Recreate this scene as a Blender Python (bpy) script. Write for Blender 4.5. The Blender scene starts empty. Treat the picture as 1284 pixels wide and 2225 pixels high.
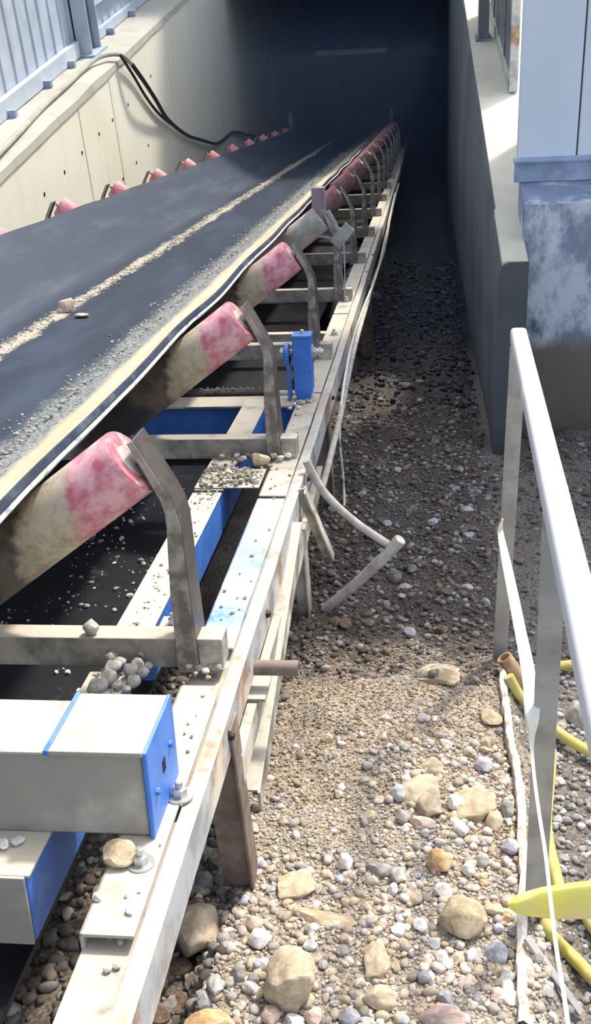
import bpy, math, random
import numpy as np
from mathutils import Matrix, Vector, noise

random.seed(7); rng = np.random.default_rng(7)
scene = bpy.context.scene
COL = scene.collection

# ---------------------------------------------------------------- camera
FPX = 2360.645; CAMZ = 1.7
Rr = Matrix(((0.99247678, -0.00194222, -0.12241763),
             (0.10003803, -0.5635823, 0.81998011),
             (-0.070585, -0.82605764, -0.55914805)))     # image x-right, y-down, z-forward -> world
cam_d = bpy.data.cameras.new('camera'); cam = bpy.data.objects.new('camera', cam_d); COL.objects.link(cam)
cam_d.sensor_fit = 'VERTICAL'; cam_d.sensor_height = 24.0; cam_d.lens = FPX / 2225 * 24.0
cam_d.clip_start = 0.02; cam_d.clip_end = 200
mx = Matrix(((Rr[0][0], -Rr[0][1], -Rr[0][2], 0), (Rr[1][0], -Rr[1][1], -Rr[1][2], 0),
             (Rr[2][0], -Rr[2][1], -Rr[2][2], CAMZ), (0, 0, 0, 1)))
cam.matrix_world = mx
scene.camera = cam

# ---------------------------------------------------------------- world, sun, exposure
SUN = Vector((0.42, 0.72, 1.0)).normalized()
w = bpy.data.worlds.new('world'); scene.world = w; w.use_nodes = True
nt = w.node_tree; nt.nodes.clear()
sky = nt.nodes.new('ShaderNodeTexSky'); sky.sky_type = 'NISHITA'; sky.sun_disc = False
sky.sun_elevation = math.asin(SUN.z); sky.sun_rotation = math.atan2(SUN.x, SUN.y)
sky.air_density = 1.0; sky.dust_density = 2.5; sky.ozone_density = 1.0
bg = nt.nodes.new('ShaderNodeBackground'); bg.inputs[1].default_value = 0.31
ow = nt.nodes.new('ShaderNodeOutputWorld')
hs = nt.nodes.new('ShaderNodeHueSaturation'); hs.inputs['Saturation'].default_value = 0.62
nt.links.new(sky.outputs[0], hs.inputs['Color']); nt.links.new(hs.outputs[0], bg.inputs[0]); nt.links.new(bg.outputs[0], ow.inputs[0])
sd = bpy.data.lights.new('sun', 'SUN'); sd.energy = 3.8; sd.angle = math.radians(4.5); sd.color = (1.0, 0.93, 0.82)
so = bpy.data.objects.new('sun', sd); COL.objects.link(so)
so.rotation_euler = (-SUN).to_track_quat('-Z', 'Y').to_euler(); so.location = (3, 3, 8)
vs = scene.view_settings
scene.display_settings.display_device = 'sRGB'
vs.view_transform = 'Standard'; vs.look = 'None'; vs.gamma = 1.0; vs.use_curve_mapping = False
vs.exposure = 0.26

# ---------------------------------------------------------------- frames
D = math.radians(12.788799705)
UV_, VV_, WV_ = Vector((1, 0, 0)), Vector((0, math.cos(D), -math.sin(D))), Vector((0, math.sin(D), math.cos(D)))
CAM = Vector((0, 0, CAMZ))
CM = Matrix.Translation(CAM) @ Matrix(((1, 0, 0), (0, VV_.y, WV_.y), (0, VV_.z, WV_.z))).to_4x4()
IM = Matrix.Translation(CAM)            # world axes, origin at the eye point
def ray(x, y): return Rr @ Vector((x - 642, y - 1112.5, FPX))
def hit(x, y, nrm, d): r = ray(x, y); return r * (d / nrm.dot(r))
def cvec(p): return Vector((p.dot(UV_), p.dot(VV_), p.dot(WV_)))
def on_w(x, y, d): return cvec(hit(x, y, WV_, d))
def on_v(x, y, d): return cvec(hit(x, y, VV_, d))
def on_u(x, y, d): return cvec(hit(x, y, UV_, d))
def on_Z(x, y, d): return hit(x, y, Vector((0, 0, 1)), d)
def on_X(x, y, d): return hit(x, y, Vector((1, 0, 0)), d)

# ---------------------------------------------------------------- mesh builder
class M:
    def __init__(s): s.v = []; s.f = []; s.smooth = False
    def add(s, vs, fs):
        o = len(s.v); s.v += [tuple(p) for p in vs]; s.f += [tuple(i + o for i in f) for f in fs]; return s
    def hexa(s, p):                    # p: 4 bottom ccw, 4 top ccw
        return s.add(p, [(3, 2, 1, 0), (4, 5, 6, 7), (0, 1, 5, 4), (1, 2, 6, 5), (2, 3, 7, 6), (3, 0, 4, 7)])
    def box(s, a0, a1, b0, b1, c0, c1):
        return s.hexa([(a0, b0, c0), (a1, b0, c0), (a1, b1, c0), (a0, b1, c0), (a0, b0, c1), (a1, b0, c1), (a1, b1, c1), (a0, b1, c1)])
    def bar(s, p, q, wd, ht, up=(0, 0, 1)):
        p, q, up = Vector(p), Vector(q), Vector(up); d = (q - p).normalized()
        x = d.cross(up).normalized(); z = x.cross(d).normalized(); x *= wd / 2; z *= ht / 2
        return s.hexa([p - x - z, p + x - z, q + x - z, q - x - z, p - x + z, p + x + z, q + x + z, q - x + z])
    def ext(s, poly, axis, t0, t1):    # extrude a 2-D polygon along axis 0/1/2
        def P(a, b, t):
            return [(t, a, b), (a, t, b), (a, b, t)][axis]
        n = len(poly)
        vs = [P(a, b, t0) for a, b in poly] + [P(a, b, t1) for a, b in poly]
        return s.add(vs, [tuple(range(n))[::-1], tuple(range(n, 2 * n))] + [(i, (i + 1) % n, n + (i + 1) % n, n + i) for i in range(n)])
    def sweep(s, path, sec, up=(0, 0, 1), caps=True):   # sec: list of 2-D points or callable(i,t)
        path = [Vector(p) for p in path]; N = len(path); ups = Vector(up); vs = []; n = None
        for i, p in enumerate(path):
            d = (path[min(i + 1, N - 1)] - path[max(i - 1, 0)]).normalized()
            x = d.cross(ups)
            if x.length < 1e-4: x = d.cross(Vector((0.3, 1, 0.2)))
            x.normalize(); z = x.cross(d)
            sc = sec(i, i / (N - 1)) if callable(sec) else sec
            n = len(sc); vs += [p + x * a + z * b for a, b in sc]
        fs = [(i * n + j, i * n + (j + 1) % n, (i + 1) * n + (j + 1) % n, (i + 1) * n + j) for i in range(N - 1) for j in range(n)]
        if caps: fs += [tuple(range(n))[::-1], tuple(range((N - 1) * n, N * n))]
        return s.add(vs, fs)
    def tube(s, path, r, n=10, up=(0, 0, 1), caps=True):
        f = (lambda i, t: [((r(t) if callable(r) else r) * math.cos(2 * math.pi * k / n), (r(t) if callable(r) else r) * math.sin(2 * math.pi * k / n)) for k in range(n)])
        s.smooth = True
        return s.sweep(path, f, up, caps)
    def lathe(s, p, d, prof, n=24):    # prof: (t along d, radius)
        p, d = Vector(p), Vector(d).normalized()
        x = d.cross(Vector((0.12, 1, 0.3))).normalized(); z = d.cross(x)
        vs = [p + d * t + (x * math.cos(2 * math.pi * k / n) + z * math.sin(2 * math.pi * k / n)) * r for t, r in prof for k in range(n)]
        N = len(prof)
        fs = [(i * n + j, i * n + (j + 1) % n, (i + 1) * n + (j + 1) % n, (i + 1) * n + j) for i in range(N - 1) for j in range(n)]
        fs += [tuple(range(n))[::-1], tuple(range((N - 1) * n, N * n))]
        s.smooth = True
        return s.add(vs, fs)

def fixnormals(me):
    import bmesh
    b = bmesh.new(); b.from_mesh(me); bmesh.ops.recalc_face_normals(b, faces=b.faces[:]); b.to_mesh(me); b.free()

def smooth_lerp(pts, n):               # Catmull-Rom through points
    pts = [Vector(p) for p in pts]; out = []
    for i in range(len(pts) - 1):
        p0, p1, p2, p3 = pts[max(i - 1, 0)], pts[i], pts[i + 1], pts[min(i + 2, len(pts) - 1)]
        for k in range(n):
            t = k / n
            out.append(0.5 * ((2 * p1) + (p2 - p0) * t + (2 * p0 - 5 * p1 + 4 * p2 - p3) * t * t + (3 * p1 - p0 - 3 * p2 + p3) * t ** 3))
    out.append(pts[-1]); return out

# ---------------------------------------------------------------- objects
ORG = {}                               # object -> (frame matrix, origin)
def tagset(o, label=None, cat=None, group=None, kind=None):
    if label: o['label'] = label
    if cat: o['category'] = cat
    if group: o['group'] = group
    if kind: o['kind'] = kind
def thing(name, label, cat, org, frame=None, group=None, kind=None):
    frame = CM if frame is None else frame
    o = bpy.data.objects.new(name, None); COL.objects.link(o); o.empty_display_size = 0.05
    o.matrix_world = frame @ Matrix.Translation(Vector(org)); tagset(o, label, cat, group, kind)
    ORG[o.name] = (frame, Vector(org)); return o
def build(name, m, mat, parent=None, bevel=0, org=None, frame=None, label=None, cat=None, group=None, kind=None, fix=True, seg=2):
    me = bpy.data.meshes.new(name)
    frame, og = ORG[parent.name] if parent is not None else ((CM if frame is None else frame), Vector(org))
    me.from_pydata([(p[0] - og.x, p[1] - og.y, p[2] - og.z) for p in m.v], [], m.f)
    if fix: fixnormals(me)
    me.materials.append(mat)
    if m.smooth:
        me.shade_smooth(); me.set_sharp_from_angle(angle=math.radians(38))
    o = bpy.data.objects.new(name, me); COL.objects.link(o)
    if parent is not None: o.parent = parent
    else: o.matrix_world = frame @ Matrix.Translation(og)
    ORG[o.name] = (frame, og)
    if bevel:
        b = o.modifiers.new('bevel', 'BEVEL'); b.width = bevel; b.segments = seg; b.limit_method = 'ANGLE'; b.angle_limit = math.radians(40)
    tagset(o, label, cat, group, kind); return o
def dup(root, mat, label=None):
    r = root.copy(); COL.objects.link(r); r.matrix_world = mat
    if label: r['label'] = label
    for ch in list(root.children):
        c = ch.copy(); COL.objects.link(c); c.parent = r
        for g in list(ch.children):
            d = g.copy(); COL.objects.link(d); d.parent = c
    return r

# ---------------------------------------------------------------- materials
def lin(c): return tuple(((x / 255) / 12.92 if x / 255 <= 0.04045 else ((x / 255 + 0.055) / 1.055) ** 2.4) for x in c) + (1,)
class NT:
    def __init__(s, name):
        s.m = bpy.data.materials.new(name); s.m.use_nodes = True; s.t = s.m.node_tree
        s.b = s.t.nodes['Principled BSDF']; s.co = s.t.nodes.new('ShaderNodeTexCoord').outputs['Object']
    def n(s, t, **k):
        nd = s.t.nodes.new(t)
        for a, b in k.items(): setattr(nd, a, b)
        return nd
    def L(s, a, b): s.t.links.new(a, b)
    def noise(s, scale, detail=4, rough=0.6, vec=None, stretch=None, loc=None):
        nd = s.n('ShaderNodeTexNoise'); nd.inputs['Scale'].default_value = scale; nd.inputs['Detail'].default_value = detail; nd.inputs['Roughness'].default_value = rough
        v = vec or s.co
        if stretch or loc:
            mp = s.n('ShaderNodeMapping'); s.L(v, mp.inputs[0]); v = mp.outputs[0]
            if stretch: mp.inputs['Scale'].default_value = stretch
            if loc: mp.inputs['Location'].default_value = loc
        s.L(v, nd.inputs['Vector']); return nd.outputs[0]
    def ramp(s, fac, a, b, ca=0.0, cb=1.0):
        nd = s.n('ShaderNodeMapRange'); nd.interpolation_type = 'SMOOTHSTEP'
        nd.inputs[1].default_value = a; nd.inputs[2].default_value = b; nd.inputs[3].default_value = ca; nd.inputs[4].default_value = cb
        s.L(fac, nd.inputs[0]); return nd.outputs[0]
    def math(s, op, a, b=None):
        nd = s.n('ShaderNodeMath', operation=op)
        for i, x in enumerate((a, b)):
            if x is None: continue
            if isinstance(x, (int, float)): nd.inputs[i].default_value = x
            else: s.L(x, nd.inputs[i])
        return nd.outputs[0]
    def mix(s, fac, a, b):
        nd = s.n('ShaderNodeMix', data_type='RGBA')
        if isinstance(fac, (int, float)): nd.inputs[0].default_value = fac
        else: s.L(fac, nd.inputs[0])
        for i, x in ((6, a), (7, b)):
            if isinstance(x, tuple): nd.inputs[i].default_value = x
            else: s.L(x, nd.inputs[i])
        return nd.outputs[2]
    def sep(s):
        nd = s.n('ShaderNodeSeparateXYZ'); s.L(s.co, nd.inputs[0]); return nd.outputs
    def up(s):                         # how far a face looks upwards: where dust can lie
        g = s.n('ShaderNodeNewGeometry'); nd = s.n('ShaderNodeSeparateXYZ'); s.L(g.outputs['Normal'], nd.inputs[0]); return nd.outputs[2]
    def out(s, col, rough=0.7, metal=0.0, bump=None, bstr=0.3, bdist=0.004, spec=0.4):
        if isinstance(col, tuple): s.b.inputs['Base Color'].default_value = col
        else: s.L(col, s.b.inputs['Base Color'])
        if isinstance(rough, (int, float)): s.b.inputs['Roughness'].default_value = rough
        else: s.L(rough, s.b.inputs['Roughness'])
        if isinstance(metal, (int, float)): s.b.inputs['Metallic'].default_value = metal
        else: s.L(metal, s.b.inputs['Metallic'])
        s.b.inputs['Specular IOR Level'].default_value = spec
        if bump is not None:
            bp = s.n('ShaderNodeBump'); bp.inputs['Strength'].default_value = bstr; bp.inputs['Distance'].default_value = bdist
            s.L(bump, bp.inputs['Height']); s.L(bp.outputs[0], s.b.inputs['Normal'])
        return s.m

def worn(name, col, dust, lo=0.45, hi=0.62, rough=0.5, metal=0.0, scale=9, col2=None, updust=0.0, bstr=0.15, rust=None):
    t = NT(name); nz = t.noise(scale, 6, 0.65)
    base = lin(col)
    if col2: base = t.mix(t.ramp(t.noise(scale * 2.7, 5, 0.6, loc=(3, 1, 2)), 0.4, 0.62), lin(col), lin(col2))
    if rust: base = t.mix(t.ramp(t.noise(scale * 0.8, 6, 0.7, loc=(7, 5, 1)), 0.52, 0.64), base, lin(rust))
    fac = t.ramp(nz, lo, hi)
    if updust:
        u = t.ramp(t.up(), 0.5, 0.9, 0, updust)
        fac = t.math('MAXIMUM', fac, t.math('MULTIPLY', u, t.ramp(t.noise(scale * 1.7, 5, 0.7, loc=(1, 9, 4)), 0.28, 0.5)))
    c = t.mix(fac, base, lin(dust))
    fine = t.noise(170, 3, 0.6)
    return t.out(c, t.mix(fac, (rough,) * 3 + (1,), (0.9, 0.9, 0.9, 1)), metal, fine, bstr, 0.002)

mats = {}
mats['steel_dusty'] = worn('dusty_steel', (148, 142, 132), (196, 188, 172), 0.42, 0.62, 0.6, 0.0, 7, (120, 114, 106), 0.9)
mats['galv'] = worn('galvanised_edge', (176, 180, 182), (205, 196, 178), 0.46, 0.66, 0.5, 0.1, 6, (150, 152, 152), 0.7, rust=(150, 112, 78))
mats['bracket'] = worn('bracket_steel', (160, 153, 144), (186, 177, 162), 0.5, 0.72, 0.42, 0.2, 8, (108, 101, 94), 0.3)
mats['leaf_shade'] = worn('shade_dark_steel', (92, 85, 79), (122, 112, 102), 0.5, 0.75, 0.4, 0.3, 8, (76, 70, 66), 0.2)  # dark tone paints shade onto the bracket's side leaf
mats['leg'] = worn('leg_steel', (126, 112, 102), (160, 140, 122), 0.5, 0.7, 0.65, 0.1, 7, (104, 92, 84), 0.3)
mats['blue'] = worn('blue_paint', (60, 120, 208), (196, 200, 200), 0.60, 0.74, 0.4, 0.0, 7, (38, 95, 190), 0.75)
mats['blue_clean'] = worn('blue_paint_clean', (70, 126, 208), (160, 172, 188), 0.62, 0.8, 0.42, 0.0, 8, (58, 112, 196), 0.3)
mats['box'] = worn('grey_box_steel', (160, 155, 143), (202, 193, 174), 0.5, 0.72, 0.65, 0.0, 5, (156, 152, 142), 1.0)
mats['boxblue'] = worn('dust_over_blue', (84, 144, 226), (206, 210, 212), 0.42, 0.60, 0.5, 0.0, 4, (70, 130, 220), 0.5)
mats['bolt'] = worn('zinc_bolt', (190, 190, 188), (170, 165, 155), 0.5, 0.7, 0.35, 0.6, 30)
mats['grime'] = worn('dark_grime_steel', (40, 40, 42), (95, 90, 84), 0.5, 0.72, 0.7, 0.0, 9, (28, 30, 34), 0.6)
mats['cable_pale'] = worn('dusty_white_conduit', (196, 192, 182), (150, 145, 134), 0.5, 0.7, 0.6, 0.0, 12, (176, 170, 158))
mats['black_cable'] = worn('black_cable', (34, 35, 38), (140, 140, 130), 0.62, 0.8, 0.5, 0.0, 4)
mats['dust_cable'] = worn('dust_covered_cable', (150, 150, 140), (168, 166, 152), 0.4, 0.6, 0.8, 0.0, 6)
mats['rail'] = worn('galvanised_rail', (188, 191, 191), (206, 197, 178), 0.52, 0.7, 0.45, 0.15, 6, (190, 192, 192), 0.3)
mats['post'] = worn('grey_post_steel', (168, 167, 162), (150, 128, 104), 0.56, 0.72, 0.5, 0.15, 5, (150, 148, 144))
mats['strip'] = worn('white_flat_bar', (226, 220, 206), (196, 184, 162), 0.52, 0.72, 0.5, 0.0, 6)
mats['hose'] = worn('yellow_hose', (200, 187, 104), (176, 165, 120), 0.46, 0.66, 0.5, 0.0, 14, (184, 171, 84))
mats['flathose'] = worn('bright_yellow_plastic', (230, 218, 112), (226, 212, 156), 0.42, 0.66, 0.42, 0.0, 9, (234, 226, 96))
mats['rustpipe'] = worn('tan_rusted_pipe', (168, 140, 104), (130, 96, 64), 0.5, 0.7, 0.7, 0.0, 14, (184, 160, 124))
mats['dark'] = worn('dark_hole', (26, 22, 20), (40, 34, 30), 0.5, 0.7, 0.9)
mats['sack'] = worn('woven_white_sack', (214, 206, 190), (176, 160, 134), 0.5, 0.68, 0.8, 0.0, 30, (226, 222, 212))
mats['torn'] = worn('dusty_torn_sheet', (190, 176, 150), (160, 140, 112), 0.42, 0.6, 0.8, 0.0, 22, (206, 196, 176))
mats['lilac'] = worn('lilac_grey_roller', (138, 118, 128), (176, 160, 158), 0.52, 0.7, 0.55, 0.0, 12)

def concrete(name, c1, c2, c3, streak=1.0, bs=0.25):
    t = NT(name)
    a = t.ramp(t.noise(1.1, 6, 0.62), 0.38, 0.64)
    c = t.mix(a, lin(c1), lin(c2))
    st = t.ramp(t.noise(2.2, 6, 0.7, stretch=(1.5, 1.5, 0.22)), 0.5, 0.72, 0, streak)
    c = t.mix(st, c, lin(c3))
    pits = t.ramp(t.noise(38, 3, 0.6), 0.66, 0.74)
    c = t.mix(t.math('MULTIPLY', pits, 0.45), c, lin(tuple(int(x * 0.55) for x in c3)))
    return t.out(c, 0.88, 0, t.noise(24, 6, 0.7), bs, 0.01)
mats['conc_cream'] = concrete('cream_concrete', (228, 224, 206), (222, 218, 196), (200, 198, 182), 0.5)
mats['conc_ledge'] = concrete('dusty_ledge', (172, 170, 160), (160, 158, 146), (134, 134, 126), 0.6)
mats['conc_dark'] = concrete('shade_dark_concrete', (98, 101, 102), (80, 84, 89), (60, 66, 74), 0.8)  # base darkened to carry the trench shade on the right wall
mats['conc_tunnel'] = concrete('gloom_navy_concrete', (40, 50, 64), (34, 44, 58), (28, 38, 52), 0.6)  # navy base stands in for the darkness inside the tunnel
mats['conc_floor'] = concrete('pale_floor', (214, 206, 184), (196, 190, 168), (168, 162, 144), 0.5)
def plinth_mat():
    t = NT('splashed_plinth'); z = t.sep()[2]
    a = t.ramp(t.noise(3.4, 7, 0.7, stretch=(1, 1, 0.55)), 0.46, 0.6)
    c = t.mix(a, lin((134, 146, 166)), lin((208, 214, 224)))
    dk = t.ramp(t.noise(4.6, 6, 0.7, loc=(4, 2, 2), stretch=(1, 1, 0.4)), 0.55, 0.68)
    c = t.mix(dk, c, lin((74, 86, 106)))
    low = t.ramp(t.math('ADD', z, t.math('MULTIPLY', t.noise(3, 5, 0.6), 0.22)), 0.42, 0.52)   # earth-stained foot
    c = t.mix(low, lin((122, 113, 101)), c)
    return t.out(c, 0.88, 0, t.noise(20, 6, 0.7), 0.4, 0.012)
mats['plinth'] = plinth_mat()
mats['sheet'] = worn('pale_blue_sheet_metal', (178, 188, 200), (196, 200, 202), 0.5, 0.75, 0.45, 0.0, 1.6, (166, 178, 192), 0, 0.02)
mats['sheet2'] = worn('white_sandwich_panel', (216, 224, 232), (220, 227, 234), 0.45, 0.7, 0.4, 0.0, 1.2, (210, 219, 229), 0, 0.02)
mats['flash'] = worn('grey_flashing', (150, 164, 188), (176, 186, 200), 0.5, 0.7, 0.5, 0.0, 4, (132, 148, 172), 0.4)
mats['doorgrey'] = worn('grey_sheet_door', (112, 114, 116), (150, 150, 146), 0.5, 0.75, 0.5, 0.1, 3, (94, 97, 102))

def roller_mat():
    t = NT('pink_roller'); x = t.sep()[0]
    pk = t.mix(t.ramp(t.noise(16, 6, 0.65), 0.38, 0.62), lin((184, 92, 108)), lin((218, 166, 168)))
    pk = t.mix(t.ramp(t.noise(26, 5, 0.7, loc=(2, 5, 1)), 0.58, 0.7), pk, lin((206, 190, 176)))
    jig = t.math('ADD', x, t.math('MULTIPLY', t.math('SUBTRACT', t.noise(18, 5, 0.6), 0.5), 0.10))
    c = t.mix(t.ramp(jig, -0.212, -0.180), t.mix(t.ramp(t.noise(12, 5, 0.7), 0.4, 0.66), lin((196, 182, 158)), lin((150, 134, 112))), pk)
    c = t.mix(t.ramp(jig, -0.315, -0.275), t.mix(t.ramp(t.noise(9, 4, 0.6), 0.42, 0.62), lin((70, 66, 66)), lin((112, 98, 86))), c)
    return t.out(c, 0.6, 0, t.noise(60, 4, 0.6), 0.25, 0.003)
mats['roller'] = roller_mat()
mats['rollerend'] = worn('pink_roller_end', (206, 126, 134), (220, 190, 184), 0.48, 0.66, 0.6, 0.0, 26, (190, 98, 110))
mats['rollerold'] = worn('dark_roller', (74, 68, 66), (120, 104, 92), 0.5, 0.7, 0.7, 0.0, 10)
mats['rollerdirty'] = worn('dirty_red_roller', (138, 82, 88), (142, 116, 108), 0.46, 0.66, 0.7, 0.0, 9, (112, 66, 72))
mats['rollerdusty'] = worn('grey_dusted_roller', (184, 176, 166), (150, 148, 138), 0.46, 0.66, 0.8, 0.0, 8, (196, 168, 168))
mats['rollertip'] = worn('pale_pink_roller', (206, 140, 142), (214, 190, 180), 0.46, 0.66, 0.6, 0.0, 12, (186, 96, 104))

def belt_mat():
    t = NT('rubber_belt'); x = t.sep()[0]; y = t.sep()[1]
    jn = t.math('SUBTRACT', t.noise(9, 7, 0.72, stretch=(1, 0.35, 1)), 0.5)
    j2 = t.math('SUBTRACT', t.noise(60, 5, 0.7), 0.5)
    j = t.math('ADD', x, t.math('ADD', t.math('MULTIPLY', jn, 0.16), t.math('MULTIPLY', j2, 0.10)))
    rub = t.mix(t.ramp(t.noise(3.2, 6, 0.65, stretch=(1, 0.25, 1)), 0.4, 0.7), lin((28, 38, 53)), lin((48, 59, 75)))
    dull = t.mix(t.ramp(t.noise(7, 6, 0.7, stretch=(1, 0.12, 1)), 0.45, 0.7), lin((44, 53, 68)), lin((66, 74, 86)))
    c = t.mix(t.ramp(x, 0.36 - 0.72, 0.46 - 0.72), dull, rub)                 # left wing lighter grey: its shading is put into the colour
    gray = t.mix(t.ramp(t.noise(90, 4, 0.6), 0.42, 0.6), lin((80, 88, 94)), lin((146, 147, 140)))
    c = t.mix(t.ramp(j, 0.20, 0.28), c, gray)
    cream = t.mix(t.ramp(t.noise(5, 6, 0.7, stretch=(2.5, 0.25, 1)), 0.4, 0.66), lin((188, 174, 144)), lin((212, 199, 170)))
    jj = t.math('ADD', x, t.math('MULTIPLY', jn, 0.07))
    c = t.mix(t.ramp(jj, 0.335, 0.385), c, cream)
    st = t.math('ABSOLUTE', t.math('ADD', j, 0.195))
    c = t.mix(t.ramp(st, 0.016, 0.046, 0.85, 0.0), c, lin((176, 168, 150)))     # spilled fines along the middle
    return t.out(c, t.ramp(x, 0.25, 0.4, 0.55, 0.9), 0, t.noise(40, 5, 0.7), 0.2, 0.004, 0.32)
mats['belt'] = belt_mat()
mats['beltedge'] = worn('belt_edge_rubber', (52, 62, 78), (92, 100, 112), 0.5, 0.72, 0.55, 0.0, 7, (40, 50, 66))
mats['fray'] = worn('frayed_belt_ply', (206, 210, 214), (130, 134, 138), 0.52, 0.64, 0.8, 0.0, 40, (178, 182, 186))
mats['return'] = worn('return_belt_rubber', (26, 30, 36), (92, 92, 86), 0.60, 0.74, 0.5, 0.0, 8, (18, 22, 28))

def ground_mat():
    t = NT('gravelly_soil'); y = t.sep()[1]; x = t.sep()[0]
    fine = t.noise(120, 5, 0.7); med = t.noise(14, 6, 0.7)
    tan = t.mix(t.ramp(fine, 0.36, 0.64), lin((138, 124, 107)), lin((200, 186, 164)))
    gry = t.mix(t.ramp(fine, 0.36, 0.64), lin((122, 114, 104)), lin((186, 176, 162)))
    c = t.mix(t.ramp(med, 0.45, 0.6), tan, gry)
    shade_soil = t.mix(t.ramp(fine, 0.4, 0.66), lin((66, 60, 55)), lin((116, 107, 99)))
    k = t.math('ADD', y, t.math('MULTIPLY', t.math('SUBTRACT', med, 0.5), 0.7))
    c = t.mix(t.ramp(k, 2.25, 2.75), c, shade_soil)                                    # earth beyond the heap, darkened for the shade there
    c = t.mix(t.ramp(k, 5.2, 7.6), c, t.mix(t.ramp(fine, 0.4, 0.66), lin((34, 40, 50)), lin((62, 68, 78))))   # tunnel gloom painted into the soil further in
    k2 = t.math('ADD', x, t.math('MULTIPLY', t.math('SUBTRACT', med, 0.5), 0.2))
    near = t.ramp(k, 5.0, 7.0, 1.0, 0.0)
    c = t.mix(t.math('MULTIPLY', near, t.ramp(k2, 0.18, 0.26)), c, t.mix(0.6, gry, shade_soil))
    c = t.mix(t.math('MULTIPLY', near, t.ramp(k2, -0.46, -0.38, 1.0, 0.0)), c, t.mix(0.75, tan, shade_soil))
    return t.out(c, 0.95, 0, t.math('ADD', fine, med), 0.7, 0.012, 0.2)
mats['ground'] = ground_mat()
def stone_mat(name, c1, c2):
    t = NT(name)
    oi = t.n('ShaderNodeObjectInfo')
    a = t.ramp(t.noise(1.6, 7, 0.72), 0.38, 0.62)
    c = t.mix(a, lin(tuple(int(x * 0.95) for x in c1)), lin(tuple(min(255, int(x * 1.06)) for x in c2)))
    vein = t.ramp(t.noise(3.2, 6, 0.7, stretch=(0.5, 1.2, 2.5)), 0.54, 0.7, 0, 0.55); c = t.mix(vein, c, lin((206, 192, 166)))
    sp = t.ramp(t.noise(22, 4, 0.6), 0.6, 0.72, 0, 0.5)
    c = t.mix(sp, c, lin(tuple(int(x * 0.7) for x in c1)))
    hv = t.n('ShaderNodeHueSaturation'); t.L(c, hv.inputs['Color']); t.L(t.ramp(oi.outputs['Random'], 0, 1, 0.82, 1.18), hv.inputs['Value'])
    return t.out(hv.outputs[0], 0.85, 0, t.noise(5, 8, 0.7), 0.35, 0.05, 0.3)
ST = {'tan': stone_mat('tan_stone', (186, 166, 134), (206, 187, 156)), 'brown': stone_mat('brown_stone', (184, 166, 138), (200, 183, 156)),
      'grey': stone_mat('grey_stone', (160, 157, 151), (182, 178, 171)), 'dark': stone_mat('dark_grey_stone', (122, 119, 115), (144, 140, 135)),
      'blue': stone_mat('blue_grey_stone', (168, 169, 171), (190, 191, 193)), 'white': stone_mat('white_stone', (214, 208, 200), (232, 228, 222)),
      'pink': stone_mat('pinkish_stone', (202, 172, 156), (216, 192, 178)), 'lilac': stone_mat('lilac_stone', (166, 163, 170), (186, 183, 190)),
      'orange': stone_mat('orange_tan_stone', (204, 164, 112), (216, 188, 148)), 'clod': stone_mat('dark_earth_clod', (100, 84, 69), (126, 107, 89)),
      'mud': stone_mat('grey_mud_clod', (166, 162, 154), (184, 180, 171))}
def pebble_mat():
    t = NT('mixed_pebbles'); at = t.n('ShaderNodeAttribute'); at.attribute_name = 'tone'
    c = t.mix(t.ramp(t.noise(150, 3, 0.6), 0.4, 0.7, 0, 0.35), at.outputs['Color'], lin((96, 86, 74)))
    return t.out(c, 0.88, 0, t.noise(200, 3, 0.6), 0.3, 0.002, 0.3)
mats['pebble'] = pebble_mat()

# ---------------------------------------------------------------- large structure
def shaped_wall_panel(y0, y1, x, ztop, zbot_fn, th=0.35):
    m = M()
    zb0, zb1 = zbot_fn(y0), zbot_fn(y1)
    m.hexa([(x - th, y0, zb0), (x, y0, zb0), (x, y1, zb1), (x - th, y1, zb1), (x - th, y0, ztop), (x, y0, ztop), (x, y1, ztop), (x - th, y1, ztop)])
    return m
XL, ZL = -2.70, -1.96
bot = lambda y: -1.9 - 0.227 * y
wl = thing('wall_left', 'cream concrete retaining wall left of the belt, board joints and tie holes', 'wall', (XL, 9, ZL), IM, kind='structure')
ys = [1.5, 3.4, 5.4, 8.5, 9.48, 12.07, 14.6, 17.2, 19.8, 22.4, 25.0]
for i in range(len(ys) - 1):
    build('concrete_panel', shaped_wall_panel(ys[i] + 0.006, ys[i + 1] - 0.006, XL, ZL, bot), mats['conc_cream'], wl, bevel=0.012)
build('wall_core', M().box(XL - 0.36, XL - 0.03, 1.5, 25.0, -6.2, ZL - 0.03), mats['conc_ledge'], wl)
m = M()                                                    # uneven mortar topping on the ledge
n = 60; rows = []
for i in range(n + 1):
    y = 1.5 + 15.7 * i / n
    e = 0.018 * noise.noise((0, y * 2.1, 3)); h = 0.014 * noise.noise((5, y * 1.6, 1))
    rows.append([(XL + 0.012, y, ZL - 0.035 + e), (XL + 0.004 + e * 0.4, y, ZL + 0.02 + h), (XL - 0.05, y, ZL + 0.045 + h), (XL - 0.55, y, ZL + 0.06), (XL - 0.55, y, ZL - 0.05)])
m.v = [p for r in rows for p in r]; k = 5
m.f = [(i * k + j, i * k + (j + 1) % k, (i + 1) * k + (j + 1) % k, (i + 1) * k + j) for i in range(n) for j in range(k)]; m.smooth = True
build('mortar_ledge', m, mats['conc_ledge'], wl)
for x, y in [(96, 422), (140, 374), (178, 332), (215, 291), (244, 261), (327, 165), (278, 227), (296, 353), (267, 389), (322, 316)]:
    p = on_X(x, y, XL)
    build('tie_hole', M().lathe((XL - 0.02, p.y, p.z), (1, 0, 0), [(0, 0.012), (0.024, 0.015)], 10), mats['dark'], wl)
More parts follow.
